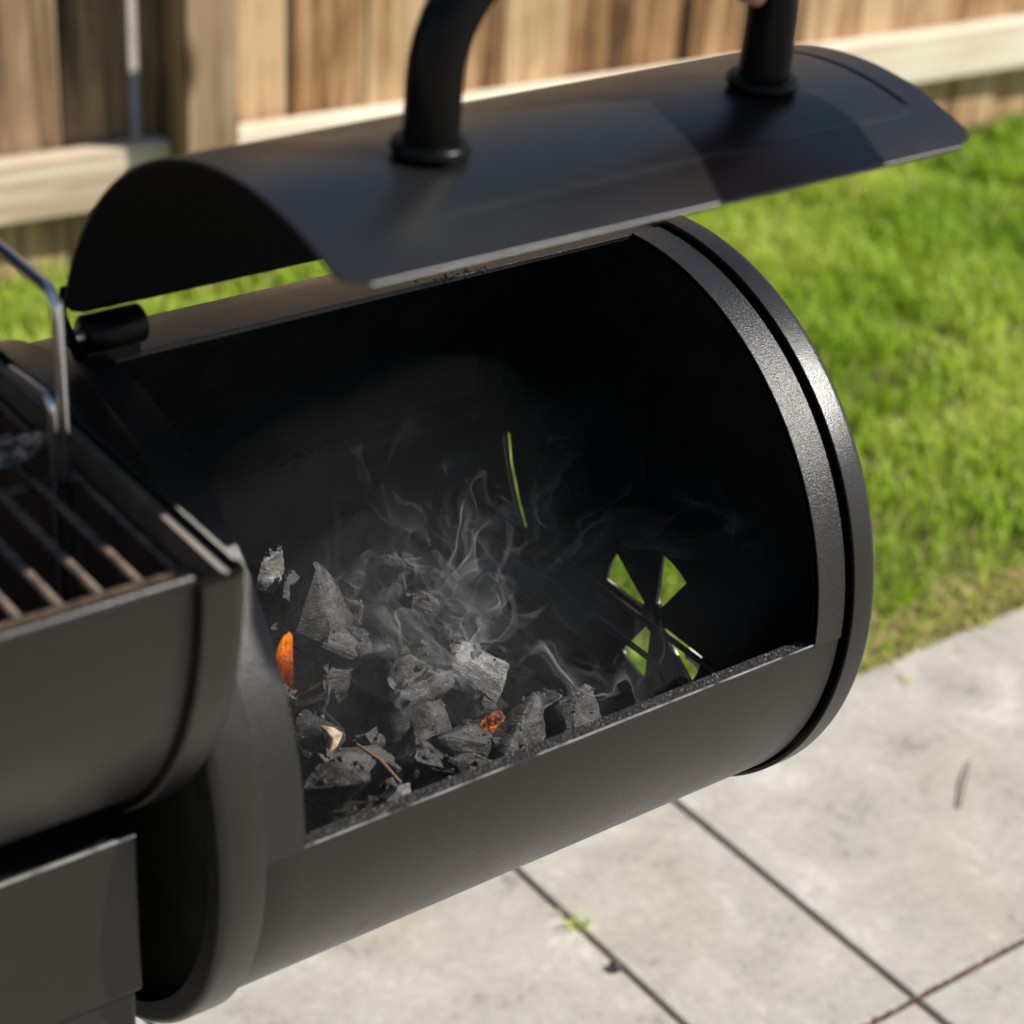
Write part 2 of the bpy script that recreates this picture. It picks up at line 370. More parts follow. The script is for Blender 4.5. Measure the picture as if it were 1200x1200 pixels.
YG = 0.449                    # where patio meets lawn
patio = link("patio", box_mesh(-2.4, 3.4, -2.55, YG - .004, GZ - .08, GZ - .0042), M['sand'])
tag(patio, "concrete paver patio with sandy joints in front of the lawn", "patio", kind="structure")
xe = [-2.36, -1.95, -1.54, -1.13, -.722, -.312, .098, .506, .714, 1.344, 1.754, 2.164, 2.574, 2.984, 3.394]
ye = [YG - .424 * k for k in range(8)][::-1]
pm = {}
def paver_mesh(w, d):
    k = (round(w, 3), round(d, 3))
    if k in pm: return pm[k]
    a, c, t = w / 2 - .0024, d / 2 - .0024, .0025
    v = [(-a, -c, -.05), (a, -c, -.05), (a, c, -.05), (-a, c, -.05), (-a, -c, -t), (a, -c, -t), (a, c, -t), (-a, c, -t),
         (-a + t, -c + t, 0), (a - t, -c + t, 0), (a - t, c - t, 0), (-a + t, c - t, 0)]
    f = [(0, 3, 2, 1)] + [(i, (i + 1) % 4, 4 + (i + 1) % 4, 4 + i) for i in range(4)] + [(4 + i, 4 + (i + 1) % 4, 8 + (i + 1) % 4, 8 + i) for i in range(4)] + [(8, 9, 10, 11)]
    me = mesh(v, f); me.materials.append(M['paver']); pm[k] = me; return me
for i in range(len(xe) - 1):
    for j in range(len(ye) - 1):
        o = bpy.data.objects.new("paver", paver_mesh(xe[i + 1] - xe[i], ye[j + 1] - ye[j])); col.objects.link(o); o.parent = patio
        o.location = ((xe[i] + xe[i + 1]) / 2, (ye[j] + ye[j + 1]) / 2, GZ + random.uniform(-.0012, .0012))
        o.rotation_euler = (random.uniform(-.002, .002), random.uniform(-.002, .002), random.uniform(-.002, .002))

jv = []; jf = []; rj = random.Random(31)
for k_ in range(900):
    x = rj.uniform(.55, 1.6); y = .025 + rj.gauss(0, .0016); r_ = rj.uniform(.0006, .0017); c = np.array([x, y, GZ - .0015 + r_ * .3]); i0 = len(jv)
    for d_ in ((1.6, 0, 0), (-1.6, 0, 0), (0, 1, 0), (0, -1, 0), (0, 0, .8), (0, 0, -.8)): jv.append(c + np.array(d_) * r_ * rj.uniform(.6, 1.4))
    for a_, b_, c_ in ((0, 2, 4), (2, 1, 4), (1, 3, 4), (3, 0, 4), (2, 0, 5), (1, 2, 5), (3, 1, 5), (0, 3, 5)): jf.append((i0 + a_, i0 + b_, i0 + c_))
jd = link("joint_debris", mesh(jv, jf), M['twig'], patio); tag(jd, kind="stuff")
# lawn bed
FA = np.array([.632, 1.875, GZ]); FTH = atan2(-.19, 2.09)
FU = np.array([cos(FTH), sin(FTH), 0]); FN = np.array([sin(FTH), -cos(FTH), 0])
def fence_y(x): return FA[1] + (x - FA[0]) * tan(FTH)
nx_, ny_ = 90, 30
lv = []; lf = []
for j in range(ny_ + 1):
    for i in range(nx_ + 1):
        x = -2.4 + 7.0 * i / nx_; y1 = fence_y(x) + .25; y = YG + .002 + (y1 - YG) * j / ny_
        z = GZ - .012 + .012 * mnoise.noise((x * 2.5, y * 2.5, 0)) + .006 * mnoise.noise((x * 11, y * 11, 3)) if j else GZ - .02
        lv.append((x, y, z))
for j in range(ny_):
    for i in range(nx_):
        a = j * (nx_ + 1) + i; lf.append((a, a + 1, a + nx_ + 2, a + nx_ + 1))
lawn = link("lawn", mesh(lv, lf), M['soil'], smooth=60)
tag(lawn, "lawn bed of soil and dry thatch under the grass", "lawn", kind="structure")
# grass blades
NB = 150000
gx = rng.uniform(-.4, 3.9, NB); gt = rng.random(NB)
fy = FA[1] + (gx - FA[0]) * tan(FTH)
gy = YG + .012 + gt * (fy + .22 - YG)
def vnoise(x, y, s, off):
    """cheap smooth value noise"""
    g_ = np.random.default_rng(off).random((64, 64)); X = x * s; Y = y * s
    i = np.floor(X).astype(int); j = np.floor(Y).astype(int); fx = X - i; fy_ = Y - j
    fx = fx * fx * (3 - 2 * fx); fy_ = fy_ * fy_ * (3 - 2 * fy_)
    a = g_[i % 64, j % 64]; b_ = g_[(i + 1) % 64, j % 64]; c = g_[i % 64, (j + 1) % 64]; d = g_[(i + 1) % 64, (j + 1) % 64]
    return (a * (1 - fx) + b_ * fx) * (1 - fy_) + (c * (1 - fx) + d * fx) * fy_
dn = .55 * vnoise(gx, gy, 9, 1) + .45 * vnoise(gx, gy, 28, 2)
edge = np.clip((gy - YG - .03 + .03 * vnoise(gx, gy, 14, 8)) / .075, 0, 1)
keep = (rng.random(NB) < np.clip(1.9 * dn - .22, .18, 1) * (.10 + .90 * edge))
gx, gy, dn, edge = gx[keep], gy[keep], dn[keep], edge[keep]; n = len(gx)
hgt = rng.uniform(.024, .062, n) * (.35 + 1.15 * dn) * (.55 + .45 * edge); wid = rng.uniform(.0014, .0032, n)
az = rng.uniform(0, 2 * pi, n); lean = rng.uniform(.15, 1.0, n); az2 = az + rng.uniform(-.6, .6, n) + pi / 2
base = np.stack([gx, gy, np.full(n, GZ - .012)], 1)
side = np.stack([np.cos(az), np.sin(az), np.zeros(n)], 1) * wid[:, None]
ld = np.stack([np.cos(az2), np.sin(az2), np.zeros(n)], 1)
up = np.array([0, 0, 1.0])
mid = base + ld * (hgt * lean * .25)[:, None] + up * (hgt * .62)[:, None]
tip = base + ld * (hgt * lean * .85)[:, None] + up * (hgt * (1.05 - .35 * lean))[:, None]
V = np.stack([base - side, base + side, mid - side * .8, mid + side * .8, tip], 1).reshape(-1, 3)
k = np.arange(n)[:, None] * 5
tri = np.concatenate([k + [0, 1, 3], k + [0, 3, 2], k + [2, 3, 4]], 1).reshape(-1, 3)
me = bpy.data.meshes.new("grass"); me.vertices.add(len(V)); me.vertices.foreach_set("co", V.astype(np.float32).ravel())
me.loops.add(tri.size); me.loops.foreach_set("vertex_index", tri.astype(np.int32).ravel())
me.polygons.add(len(tri)); me.polygons.foreach_set("loop_start", np.arange(0, tri.size, 3, dtype=np.int32)); me.polygons.foreach_set("loop_total", np.full(len(tri), 3, np.int32))
me.update(calc_edges=True)
tint = np.clip(.10 + .62 * vnoise(gx, gy, 5, 4) + .25 * rng.random(n) - .1 + (1 - edge) * .35 * rng.random(n), 0, .92)
dead = rng.random(n) < (.05 + .45 * (1 - edge)); tint[dead] = 1.0
ca = me.color_attributes.new("tint", 'FLOAT_COLOR', 'POINT')
ca.data.foreach_set("color", np.repeat(np.stack([tint, tint, tint, np.ones(n)], 1), 5, 0).astype(np.float32).ravel())
gobj = link("grass", me, M['grass'])
# dry straw and clippings along the ragged edge of the lawn
sv_ = []; sf_ = []; sc2 = []; rs_ = random.Random(9)
for k_ in range(3400):
    x = rs_.uniform(.3, 3.2); y = YG + .035 + rs_.gauss(0, .030)
    a = rs_.uniform(0, 2 * pi); L = rs_.uniform(.008, .030); w = rs_.uniform(.0007, .0016)
    if y < YG - .035: continue
    z = GZ + (.003 if y < YG else -.004) + rs_.uniform(0, .008 if y > YG else .002)
    o_ = np.array([x, y, z]); dr = np.array([cos(a), sin(a), rs_.uniform(-.05, .35 if y > YG else .05)]) * L; sd = np.array([-sin(a), cos(a), 0]) * w; i0 = len(sv_)
    sv_ += [o_ - sd, o_ + sd, o_ + dr + sd * .6, o_ + dr - sd * .6]; sf_.append((i0, i0 + 1, i0 + 2, i0 + 3)); tv = rs_.choice([1.0, 1.0, .95, .9, .6]); sc2 += [(tv, tv, tv, 1)] * 4
sme = mesh(sv_, sf_); sca = sme.color_attributes.new("tint", 'FLOAT_COLOR', 'POINT'); sca.data.foreach_set("color", np.array(sc2, np.float32).ravel())
stw = link("dry_clippings", sme, M['grass']); tag(stw, "dry straw and grass clippings along the edge of the patio", "clippings", kind="stuff")
tag(gobj, "bright green mown grass between patio and fence", "grass", kind="stuff")

# ------------------------------------------------------------------ fence
fence = empty("wooden_fence", tuple(FA), "weathered cedar picket fence with pale rail standing behind the lawn", "fence")
fence.rotation_euler = (0, 0, FTH)
def fpart(name, me, m, loc):
    o = bpy.data.objects.new(name, me); col.objects.link(o)
    if len(me.materials) == 0: me.materials.append(m)
    o.parent = fence; o.location = loc; return o
# local frame: x along, -y towards the lawn, z up from the ground
def board_mesh(w, t, h):
    bm = bmesh.new(); bmesh.ops.create_cube(bm, size=1)
    for v_ in bm.verts: v_.co = (v_.co.x * w, (v_.co.y + .5) * t, (v_.co.z + .5) * h)
    bmesh.ops.bevel(bm, geom=bm.edges[:], offset=.0025, segments=1, affect='EDGES')
    me = bpy.data.meshes.new("board"); bm.to_mesh(me); bm.free(); return me
edges_u = [(.117 - .1265 * (k + 1) + .0015, .117 - .1265 * k - .0015) for k in range(16)][::-1]
edges_u += [(.119, .2255), (.2405, .364)] + [(.367 + .1265 * k, .367 + .1265 * (k + 1) - random.choice([.001, .002, .004])) for k in range(30)]
shared = {}
for (a, c) in edges_u:
    w = round((c - a), 3); grey = c < .37
    key = (w, grey)
    if key not in shared:
        me = board_mesh(w, .017, 1.82); me.materials.append(M['greypicket'] if grey else M['picket']); shared[key] = me
    fpart("picket", shared[key], None, ((a + c) / 2, random.choice([.0, .003, .010, .012]), random.uniform(-.01, .012)))
def rail(u0, u1, z0):
    me = board_mesh(u1 - u0, .038, .092); me.materials.append(M['rail'])
    fpart("rail", me, None, ((u0 + u1) / 2, -.0405, z0))
def postf(u):
    me = board_mesh(.085, .089, 1.86); me.materials.append(M['post'])
    fpart("post", me, None, (u, -.0925, -.05))
PU = [.314 - 1.83, .314, .314 + 2.44]
for u in PU: postf(u)
for z0 in (.134, .92, 1.62):
    rail(PU[0] + .046, PU[1] - .046, z0); rail(PU[1] + .046, PU[2] - .046, z0)
    rail(PU[2] + .046, PU[2] + 1.4, z0)

# ================================================================== THE SMOKER
smoker = empty("charcoal_smoker", (0, 0, GZ), "black steel offset charcoal smoker with its firebox lid raised", "smoker")
R = 0.19
AF, AB = radians(180.2), radians(87.44)
XOL, XOR = -0.096, 0.258
# firebox drum
def angle_list(extra, step=3.0):
    a = sorted(set([round(radians(x), 6) for x in np.arange(0, 360, step)] + [round(e, 6) for e in extra]))
    out = [a[0]]
    for q in a[1:]:
        if q - out[-1] > radians(.35): out.append(q)
        elif q in [round(e, 6) for e in extra]: out[-1] = q
    return out
angs = angle_list([AF, AB], 2.5)
xs = [-.140, -.1285, -.119] + list(np.linspace(XOL, XOR, 14)) + [.2789, .2800, .301]
def rout(x): return R if -.122 < x < .2795 else R - .006
def rin(x): return R - .0025 if -.122 < x < .2795 else R - .0070
hole = lambda x, a: XOL < x < XOR and AB < a < AF
drum = link("firebox_drum", shell(xs, angs, rout, rin, hole), [M['drum'], M['soot']], smoker, smooth=35)
# front flange folded inward along the opening
fl = lathe_x([(XOL, R - .0025), (XOL, R - .0100), (XOR, R - .0100), (XOR, R - .0025)], 2, AF + radians(.05), AF + radians(.75), closed_profile=True)
link("front_flange", fl, M['grit'], drum)
gv = []; gf_ = []; rg = random.Random(3)
for k_ in range(700):
    x = XOL + .004 + (XOR - XOL - .008) * rg.random(); dpt = rg.uniform(.0008, .0095); r_ = rg.uniform(.0002, .0007) * (1.6 if rg.random() < .06 else 1)
    c = np.array([x, -(R - dpt), -.0003]); i0 = len(gv)
    for d_ in ((1, 0, 0), (-1, 0, 0), (0, 1, 0), (0, -1, 0), (0, 0, 1.0), (0, 0, -1)): gv.append(c + np.array(d_) * r_ * rg.uniform(.7, 1.3))
    for a_, b_, c_ in ((0, 2, 4), (2, 1, 4), (1, 3, 4), (3, 0, 4), (2, 0, 5), (1, 2, 5), (3, 1, 5), (0, 3, 5)): gf_.append((i0 + a_, i0 + b_, i0 + c_))
grt = link("coal_grit", mesh(gv, gf_), M['ashcoal'] if 'ashcoal' in M else M['grit'], drum); tag(grt, kind="stuff")
ed = tube([(XOL - .022, R * cos(AF) - .0002, .0006), (XOL, R * cos(AF) - .0002, .0006)] + [(XOL + (XOR - XOL) * t, R * cos(AF) - .0002 , .0006) for t in (.25, .5, .75, 1)], .00065, 8)
link("worn_edge", ed, M['edge'], drum)  # sun glint of the painted lip, put into the edge colour
ed = tube([(XOL + (XOR - XOL) * t, R * cos(AB), R * sin(AB) + .0001) for t in (0, .3, .6, 1)], .0006, 8)
link("folded_edge", ed, M['band'], drum)
for xa, xb in ((XOR, .2792), (-.1195, XOL)):
    me = shell([xa, (xa + xb) / 2, xb], list(np.linspace(AB, AF, 48)), R + .0014, R - .003, wrap=False)
    link("end_band", me, [M['band'], M['soot']], drum, smooth=35)
# ledge along the back wall inside, holds the ash grate
link("ledge", box_mesh(-.115, .295, .168, .1872, -.006, -.003), M['soot'], drum)
link("ledge", box_mesh(-.115, .295, .160, .170, -.0075, -.0015), M['drum'], drum)

def circle(r, n=96, cy=0, cz=0, a0=0): return [(cy + r * cos(a0 + 2 * pi * k / n), cz + r * sin(a0 + 2 * pi * k / n)) for k in range(n)]
VY, VZ = 0.0, -0.101
def petal(c, half, r0, r1, n=8):
    p = [(VY + r1 * cos(radians(c - half + 2 * half * k / n)), VZ + r1 * sin(radians(c - half + 2 * half * k / n))) for k in range(n + 1)]
    h0 = half * .8
    return p + [(VY + r0 * cos(radians(c + h0 - 2 * h0 * k / 3)), VZ + r0 * sin(radians(c + h0 - 2 * h0 * k / 3))) for k in range(4)]
def slot(a0, a1, r0, r1, n=14):
    A = [radians(a0 + (a1 - a0) * k / n) for k in range(n + 1)]
    return [(r1 * cos(a), r1 * sin(a)) for a in A] + [(r0 * cos(a), r0 * sin(a)) for a in A[::-1]]
# right end cap
prof = [(.2845, .1918), (.2845, .1938)] + [(.2850, .1943), (.2980, .1943)] + [(.2980 + .0065 * sin(t), .1878 + .0065 * cos(t)) for t in np.linspace(.2, pi / 2, 7)] + [(.3045, .1840), (.3020, .1840), (.3020, .1880), (.2975, .1918)]
cap_r = link("end_cap", lathe_x(prof, 200, closed_profile=True), M['drum'], smoker, smooth=40)
plate = filled([circle(.1862, 140)] + [petal(c, 15.5, .0125, .0525) for c in (18, 108, 198, 288)] + [slot(-35, -12, .1786, .1822)], .3033, .0010)
link("end_plate", plate, [M['soot']], cap_r)
disc = filled([circle(.066, 72, VY, VZ)] + [petal(c, 17, .0115, .0545) for c in (18, 108, 198, 288)], .3060, .0016)
link("vent_disc", disc, M['drum'], cap_r)
link("bolt", tube([(.298, VY, VZ), (.3095, VY, VZ)], .0042, 10), M['bolt'], cap_r)
link("vent_tab", tube([(.3075, -.0335, -.1135), (.3130, -.0350, -.1150), (.3180, -.0395, -.1195), (.3190, -.0480, -.1280)], 0.0055, 12, rs=[.004, .007, .008, .007]), M['tab'], cap_r, smooth=50)
# left end cap
prof = [(-.1205, .1910), (-.1205, .1938), (-.1212, .1943), (-.1400, .1943)] + [(-.1400 - .0055 * sin(t), .1888 + .0055 * cos(t)) for t in np.linspace(.2, pi / 2, 7)] + [(-.1455, .1800), (-.1375, .1800), (-.1375, .1840)]
cap_l = link("end_cap", lathe_x(prof, 200, closed_profile=True), M['drum'], smoker, smooth=40)
link("end_plate", filled([circle(.1822, 120)], -.1388, .0022), M['soot'], cap_l)  # outer face coloured near black for the shade it lies in

gv = []; gf_ = []; c0 = onz(538, 321, .1905)
for k_ in range(60):
    r_ = rg.uniform(.0003, .0011); c = c0 + np.array([rg.gauss(0, .011), rg.gauss(0, .0025), 0]); c[2] = sqrt(max(0, R * R - c[1] ** 2)) + .0002; i0 = len(gv)
    for d_ in ((1, 0, 0), (-1, 0, 0), (0, 1, 0), (0, -1, 0), (0, 0, .6), (0, 0, -1)): gv.append(c + np.array(d_) * r_ * rg.uniform(.7, 1.3))
    for a_, b_, c_ in ((0, 2, 4), (2, 1, 4), (1, 3, 4), (3, 0, 4), (2, 0, 5), (1, 2, 5), (3, 1, 5), (0, 3, 5)): gf_.append((i0 + a_, i0 + b_, i0 + c_))
tag(link("soot_crumbs", mesh(gv, gf_), M['lidin'], drum), kind="stuff")
# ---- raised lid
LY, LZ, LR = -.173, .161, .195
LX0, LX1, LB0, LB1 = -.1195, .2475, radians(17.2), radians(114.6)
lid_x = sorted(set(list(np.linspace(LX0, LX1, 150)) + list(np.linspace(.225, .233, 14))))
lid_a = sorted(set(list(np.linspace(LB0, LB1, 110)) + list(np.linspace(radians(105.2), radians(107.4), 12)) + [LB1 - .0054 / LR, LB1 - .0058 / LR]))
xm_, hl = (LX0 + LX1) / 2, (LX1 - LX0) / 2
RC = .012
def lxmap(x, a):
    d = min(LB1 - a, a - LB0) * LR
    cut = RC - sqrt(max(0, RC * RC - (RC - d) ** 2)) if d < RC else 0
    return xm_ + (x - xm_) * (hl - cut) / hl
def ldisp(x, a):
    d = 0.0; ad = degrees(a)
    w = min(max((105 - ad) / 2, 0), 1) * min(max((ad - 45) / 6, 0), 1)
    d -= .0016 * math.exp(-((x - .229) / .0011) ** 2) * w
    wx = min(max((x + .07) / .02, 0), 1) * min(max((.226 - x) / .004, 0), 1)
    d += .00035 * math.exp(-((ad - 106.2) / .35) ** 2) * wx
    if (LB1 - a) * LR < .0055: d += .0007
    return d
lid = link("firebox_lid", shell(lid_x, lid_a, LR, LR - .0018, yc=LY, zc=LZ, wrap=False, disp=ldisp, xmap=lxmap), [M['lid'], M['lidin']], smoker, smooth=40)
ang = LB1; yy_, zz_ = LY + (LR - .0008) * cos(ang), LZ + (LR - .0008) * sin(ang)
link("rolled_edge", tube([(LX0 + RC, yy_, zz_), (.06, yy_, zz_), (LX1 - RC, yy_, zz_)], .0014, 10), M['lid'], lid, smooth=60)
# handle
def lidpt(x, deg, h): a = radians(deg); return np.array([x, LY + (LR + h) * cos(a), LZ + (LR + h) * sin(a)])
HA = 92.3; HX0, HX1 = -.0295, .168; HR = .060; HB = .034
def handle_path():
    pts = [(HX0, -.002), (HX0, .02), (HX0, HB)]
    for t in np.linspace(0, pi / 2, 12)[1:]: pts.append((HX0 + HR * (1 - cos(t)), HB + HR * sin(t)))
    for t in np.linspace(pi / 2, 0, 12): pts.append((HX1 - HR * (1 - cos(t)), HB + HR * sin(t)))
    pts += [(HX1, .02), (HX1, -.002)]
    return [lidpt(x, HA, h) for x, h in pts]
handle = link("handle", tube(handle_path(), .0128, 28), M['handle'], lid, smooth=50)
for hx in (HX0, HX1):
    nrm = lidpt(hx, HA, 1) - lidpt(hx, HA, 0); o_ = lidpt(hx, HA, 0); ax = np.array([1.0, 0, 0]); ay = np.cross(nrm, ax)
    pr = [(.0125, .0075)] + [(.0145 + .0038 * cos(t), .0038 + .0038 * sin(t)) for t in np.linspace(pi / 2, -pi / 2, 9)] + [(.0125, -.001)]
    vv = []; ff = []; sg = 40
    for k_ in range(sg):
        an = 2 * pi * k_ / sg
        for r_, h_ in pr: vv.append(o_ + (ax * cos(an) + ay * sin(an)) * r_ + nrm * h_)
    mm = len(pr)
    for k_ in range(sg):
        for j_ in range(mm): ff.append((k_ * mm + j_, ((k_ + 1) % sg) * mm + j_, ((k_ + 1) % sg) * mm + (j_ + 1) % mm, k_ * mm + (j_ + 1) % mm))
    link("handle_collar", mesh(vv, ff), M['handle'], lid, smooth=50)
# hinges
HY, HZ = .008, .2075
for hx in (-.094,):
    hg = link("hinge", tube([(hx - .0170, HY, HZ), (hx - .0155, HY, HZ), (hx + .0155, HY, HZ), (hx + .0170, HY, HZ)], .0105, 24, rs=[.0092, .0105, .0105, .0092]), M['handle'], smoker, smooth=50)
    link("leaf", box_mesh(hx - .016, hx + .016, HY - (.001 if hx < 0 else -.006), HY + .018, .1885, .1965), M['handle'], hg, bevel=.001)
    if hx < 0: link("pin", tube([(hx - .024, HY, HZ), (hx + .0185, HY, HZ)], .0045, 12), M['bolt'], hg)
    bk = mesh([(hx - .026, .0135, .2180), (hx - .0225, .0135, .2180), (hx - .026, -.004, .2030), (hx - .0225, -.004, .2030), (hx - .026, .0195, .2030), (hx - .0225, .0195, .2030), (hx - .026, .0125, .235), (hx - .0225, .0125, .235)],
              [(0, 2, 4), (1, 5, 3), (0, 1, 3, 2), (2, 3, 5, 4), (4, 5, 1, 0), (0, 4, 6), (1, 7, 5), (4, 5, 7, 6), (0, 6, 7, 1)])
    link("bracket", bk, M['handle'], hg)

# ---- main chamber (lower half; its lid is thrown back out of the picture)
MZ, MR = .200, .2225
mangs = list(np.linspace(pi, 2 * pi, 90))
main = link("cooking_chamber", shell(list(np.linspace(-1.0, -.157, 20)), mangs, MR, MR - .0025, zc=MZ, wrap=False), [M['chamber'], M['brown']], smoker, smooth=35)
link("front_lip", tube([(-1.0, -MR + .001, MZ + .002), (-.60, -MR + .001, MZ + .002), (-.1735, -MR + .001, MZ + .002)], .0032, 10), M['chamber'], main, smooth=50)
link("back_lip", tube([(-1.0, MR - .001, MZ + .002), (-.1735, MR - .001, MZ + .002)], .0032, 10), M['chamber'], main, smooth=50)
link("inner_ledge", box_mesh(-.98, -.158, -.214, -.190, .1690, .1722), M['brown'], main)
prof = [(-.1715, .2240), (-.1715, .2275), (-.1705, .2285), (-.1560, .2285)] + [(-.1560 + .0085 * sin(t), .2200 + .0085 * cos(t)) for t in np.linspace(.2, pi / 2, 7)] + [(-.1475, .215), (-.1490, .2150), (-.1490, .2200), (-.158, .2240)]
mcap = link("chamber_end_cap", lathe_x(prof, 100, pi, 2 * pi, 0, MZ + .001, closed_profile=True), M['chamber'], smoker, smooth=40)
half = [(.2155 * cos(a), MZ + .001 + .2155 * sin(a)) for a in np.linspace(pi, 2 * pi, 60)]
link("end_plate", filled([half], -.1484, .0016), M['chamber'], mcap)
half2 = [(.2195 * cos(a), MZ - .003 + .2195 * sin(a)) for a in np.linspace(pi, 2 * pi, 60)]
link("inner_wall", filled([half2], -.1530, .0052), [M['brown']], mcap)
prof = [(-1.001, .2240), (-1.001, .2285), (-1.02, .2285), (-1.026, .222), (-1.026, .215), (-1.02, .215)]
mcl = link("chamber_end_cap", lathe_x(prof, 60, pi, 2 * pi, 0, MZ + .001, closed_profile=True), M['chamber'], smoker, smooth=40)
link("end_plate", filled([half], -1.012, .003), M['chamber'], mcl)
# thrown-back chamber lid
ml = shell(list(np.linspace(-1.0, -.1735, 12)), list(np.linspace(radians(-98), radians(80), 50)), MR + .002, MR - .001, yc=.2625, zc=.4215, wrap=False)
mlid = link("chamber_lid", ml, [M['chamber'], M['soot']], smoker, smooth=35)
# cabinet below the chamber
cab = link("support_cabinet", box_mesh(-.95, -.1725, -.150, .150, GZ + .05, -.0895), M['chamber'], smoker, bevel=.002)
link("cabinet_rim", box_mesh(-.955, -.1700, -.1535, .1535, -.0865, .0160), M['chamber'], cab, bevel=.0016)
link("worn_edge", tube([(-.95, -.1528, .0152), (-.55, -.1528, .0152), (-.1712, -.1528, .0152)], .0012, 8), M['edge'], cab)  # bright strip added as the sun highlight on the top edge
for lx in (-.90, -.25):
    for ly in (-.11, .11):
        link("foot", tube([(lx, ly, GZ), (lx, ly, GZ + .055)], .02, 14), M['handle'], cab, smooth=50)

# ---- cooking grate
grate = empty("cooking_grate", (-.55, 0, .1805), "greasy brown cooking grate resting inside the main chamber", "grate")
ZG = .1805
link("frame", box_mesh(-.97, -.1570, -.2110, -.1860, ZG - .006, ZG + .005), M['iron'], grate, bevel=.002)
link("frame", box_mesh(-.97, -.1570, .1860, .2110, ZG - .006, ZG + .005), M['iron'], grate, bevel=.002)
b0 = onz(213, 668, ZG)[0] - .0015
bx_ = b0; bars = []
bar_me = None
for k_ in range(40):
    x = b0 - .0193 * k_
    if bar_me is None:
        bar_me = tube([(0, -.1865, ZG - .001), (0, -.06, ZG - .001), (0, .06, ZG - .001), (0, .1865, ZG - .001)], .0026, 8); bar_me.shade_smooth()
    o = link("bar", bar_me, M['iron'], grate); o.location = Vector((x, 0, 0)) - Vector(grate.location)
for yy in (-.07, .08):
    link("cross_bar", tube([(-.97, yy, ZG - .006), (-.168, yy, ZG - .006)], .003, 8), M['iron'], grate)

# ---- warming rack wires
rack = empty("warming_rack", (-.20, -.04, .1), "bright chrome wire warming rack leg standing over the cooking grate", "rack")
XR = -.168
def rp(px, py, x=XR): return onx(px, py, x)
top = rp(66, 345)
def bendpts(a, b, c, r=.012, n=7):
    a, b, c = map(np.array, (a, b, c)); u = (a - b) / np.linalg.norm(a - b); w = (c - b) / np.linalg.norm(c - b)
    return [b + u * r * (1 - t) ** 2 + w * r * t ** 2 for t in np.linspace(0, 1, n)]
yv = float(rp(70, 420)[1]); zt = float(top[2])
P0 = (XR, yv, .085); P1 = (XR, yv, zt); P2 = (XR, yv + .30, zt + .002)
link("wire", tube([P0] + bendpts(P0, P1, P2) + [P2], .0030, 14), M['chrome'], rack, smooth=60)
P2b = (XR - .35, yv + .30, zt + .002)
for t in (.08, .16, .24):
    link("wire", tube([(XR, yv + t + .03, zt + .004), (XR - .5, yv + t + .03, zt + .004)], .0022, 10), M['chrome'], rack, smooth=60)
q1 = rp(60, 468, XR - .006)
Q0 = (XR - .006, float(q1[1]), .10); Q1 = (XR - .006, float(q1[1]), float(q1[2])); Q2 = (XR - .006, float(q1[1]) + .045, float(q1[2]) - .004)
link("wire", tube([Q0] + bendpts(Q0, Q1, Q2, .008) + [Q2], .0022, 12), M['chrome'], rack, smooth=60)

# ---- ash grate in the firebox
ZA = -.090
m, nt, b = mat("sooty_steel", (0.016, 0.014, 0.012), 0.55); M['sooty'] = m
ash = empty("charcoal_grate", (.09, 0, ZA), "dark steel charcoal grate lying inside the firebox drum", "grate")
bar2 = None
for k_ in range(15):
    x = .284 - .0270 * k_
    if bar2 is None:
        bar2 = tube([(0, -.160, ZA), (0, 0, ZA), (0, .160, ZA)], .0021, 8); bar2.shade_smooth()
    o = link("bar", bar2, M['sooty'], ash); o.location = Vector((x, 0, 0)) - Vector(ash.location)
for yy in (-.158, .158):
    link("side_bar", tube([(-.11, yy, ZA - .005), (.292, yy, ZA - .005)], .003, 8), M['sooty'], ash)

# ================================================================== CHARCOAL
def coal_mesh(seed, ax, ay, az_, rough=1.0, flat=False, sub=3):
    rr = random.Random(seed); bm = bmesh.new(); pts = []
    npt = 12 if not flat else 10
    for _ in range(npt):
        while True:
            q = Vector((rr.uniform(-1, 1), rr.uniform(-1, 1), rr.uniform(-1, 1)))
            if .6 < q.length < 1.15: break
        pts.append(bm.verts.new((q.x, q.y, q.z)))
    r_ = bmesh.ops.convex_hull(bm, input=bm.verts)
    bmesh.ops.delete(bm, geom=[g_ for g_ in r_["geom_interior"] if isinstance(g_, bmesh.types.BMVert)], context='VERTS')
    # normalise the extents
    lo = [min(v_.co[i] for v_ in bm.verts) for i in range(3)]; hi = [max(v_.co[i] for v_ in bm.verts) for i in range(3)]
    S = (ax, ay, az_)
    for v_ in bm.verts:
        v_.co = Vector([((v_.co[i] - lo[i]) / (hi[i] - lo[i]) * 2 - 1) * S[i] for i in range(3)])
    bmesh.ops.bevel(bm, geom=bm.edges[:], offset=min(S) * .10, segments=1, affect='EDGES')
    bmesh.ops.triangulate(bm, faces=bm.faces)
    for _ in range(sub + 1):
        long_e = [e for e in bm.edges if e.calc_length() > .0034]
        if not long_e: break
        bmesh.ops.subdivide_edges(bm, edges=long_e, cuts=1, use_grid_fill=False)
        bmesh.ops.triangulate(bm, faces=bm.faces)
    bm.normal_update()
    off = Vector((seed * 3.17, seed * 1.3, seed * .7))
    for v_ in bm.verts:
        c = v_.co; nrm = v_.normal
        grain = mnoise.noise(Vector((c.x * 22, c.y * 230, c.z * 230)) + off)
        big_ = mnoise.noise(c * 55 + off); fine = mnoise.noise(c * 260 + off)
        cell = mnoise.cell(Vector((c.x * 14, c.y * 95, c.z * 95)) + off)
        v_.co = c + nrm * (.0009 * grain + .0020 * big_ + .0006 * fine + .0005 * (cell - .5)) * rough
    me = bpy.data.meshes.new("coal"); bm.to_mesh(me); bm.free(); return me
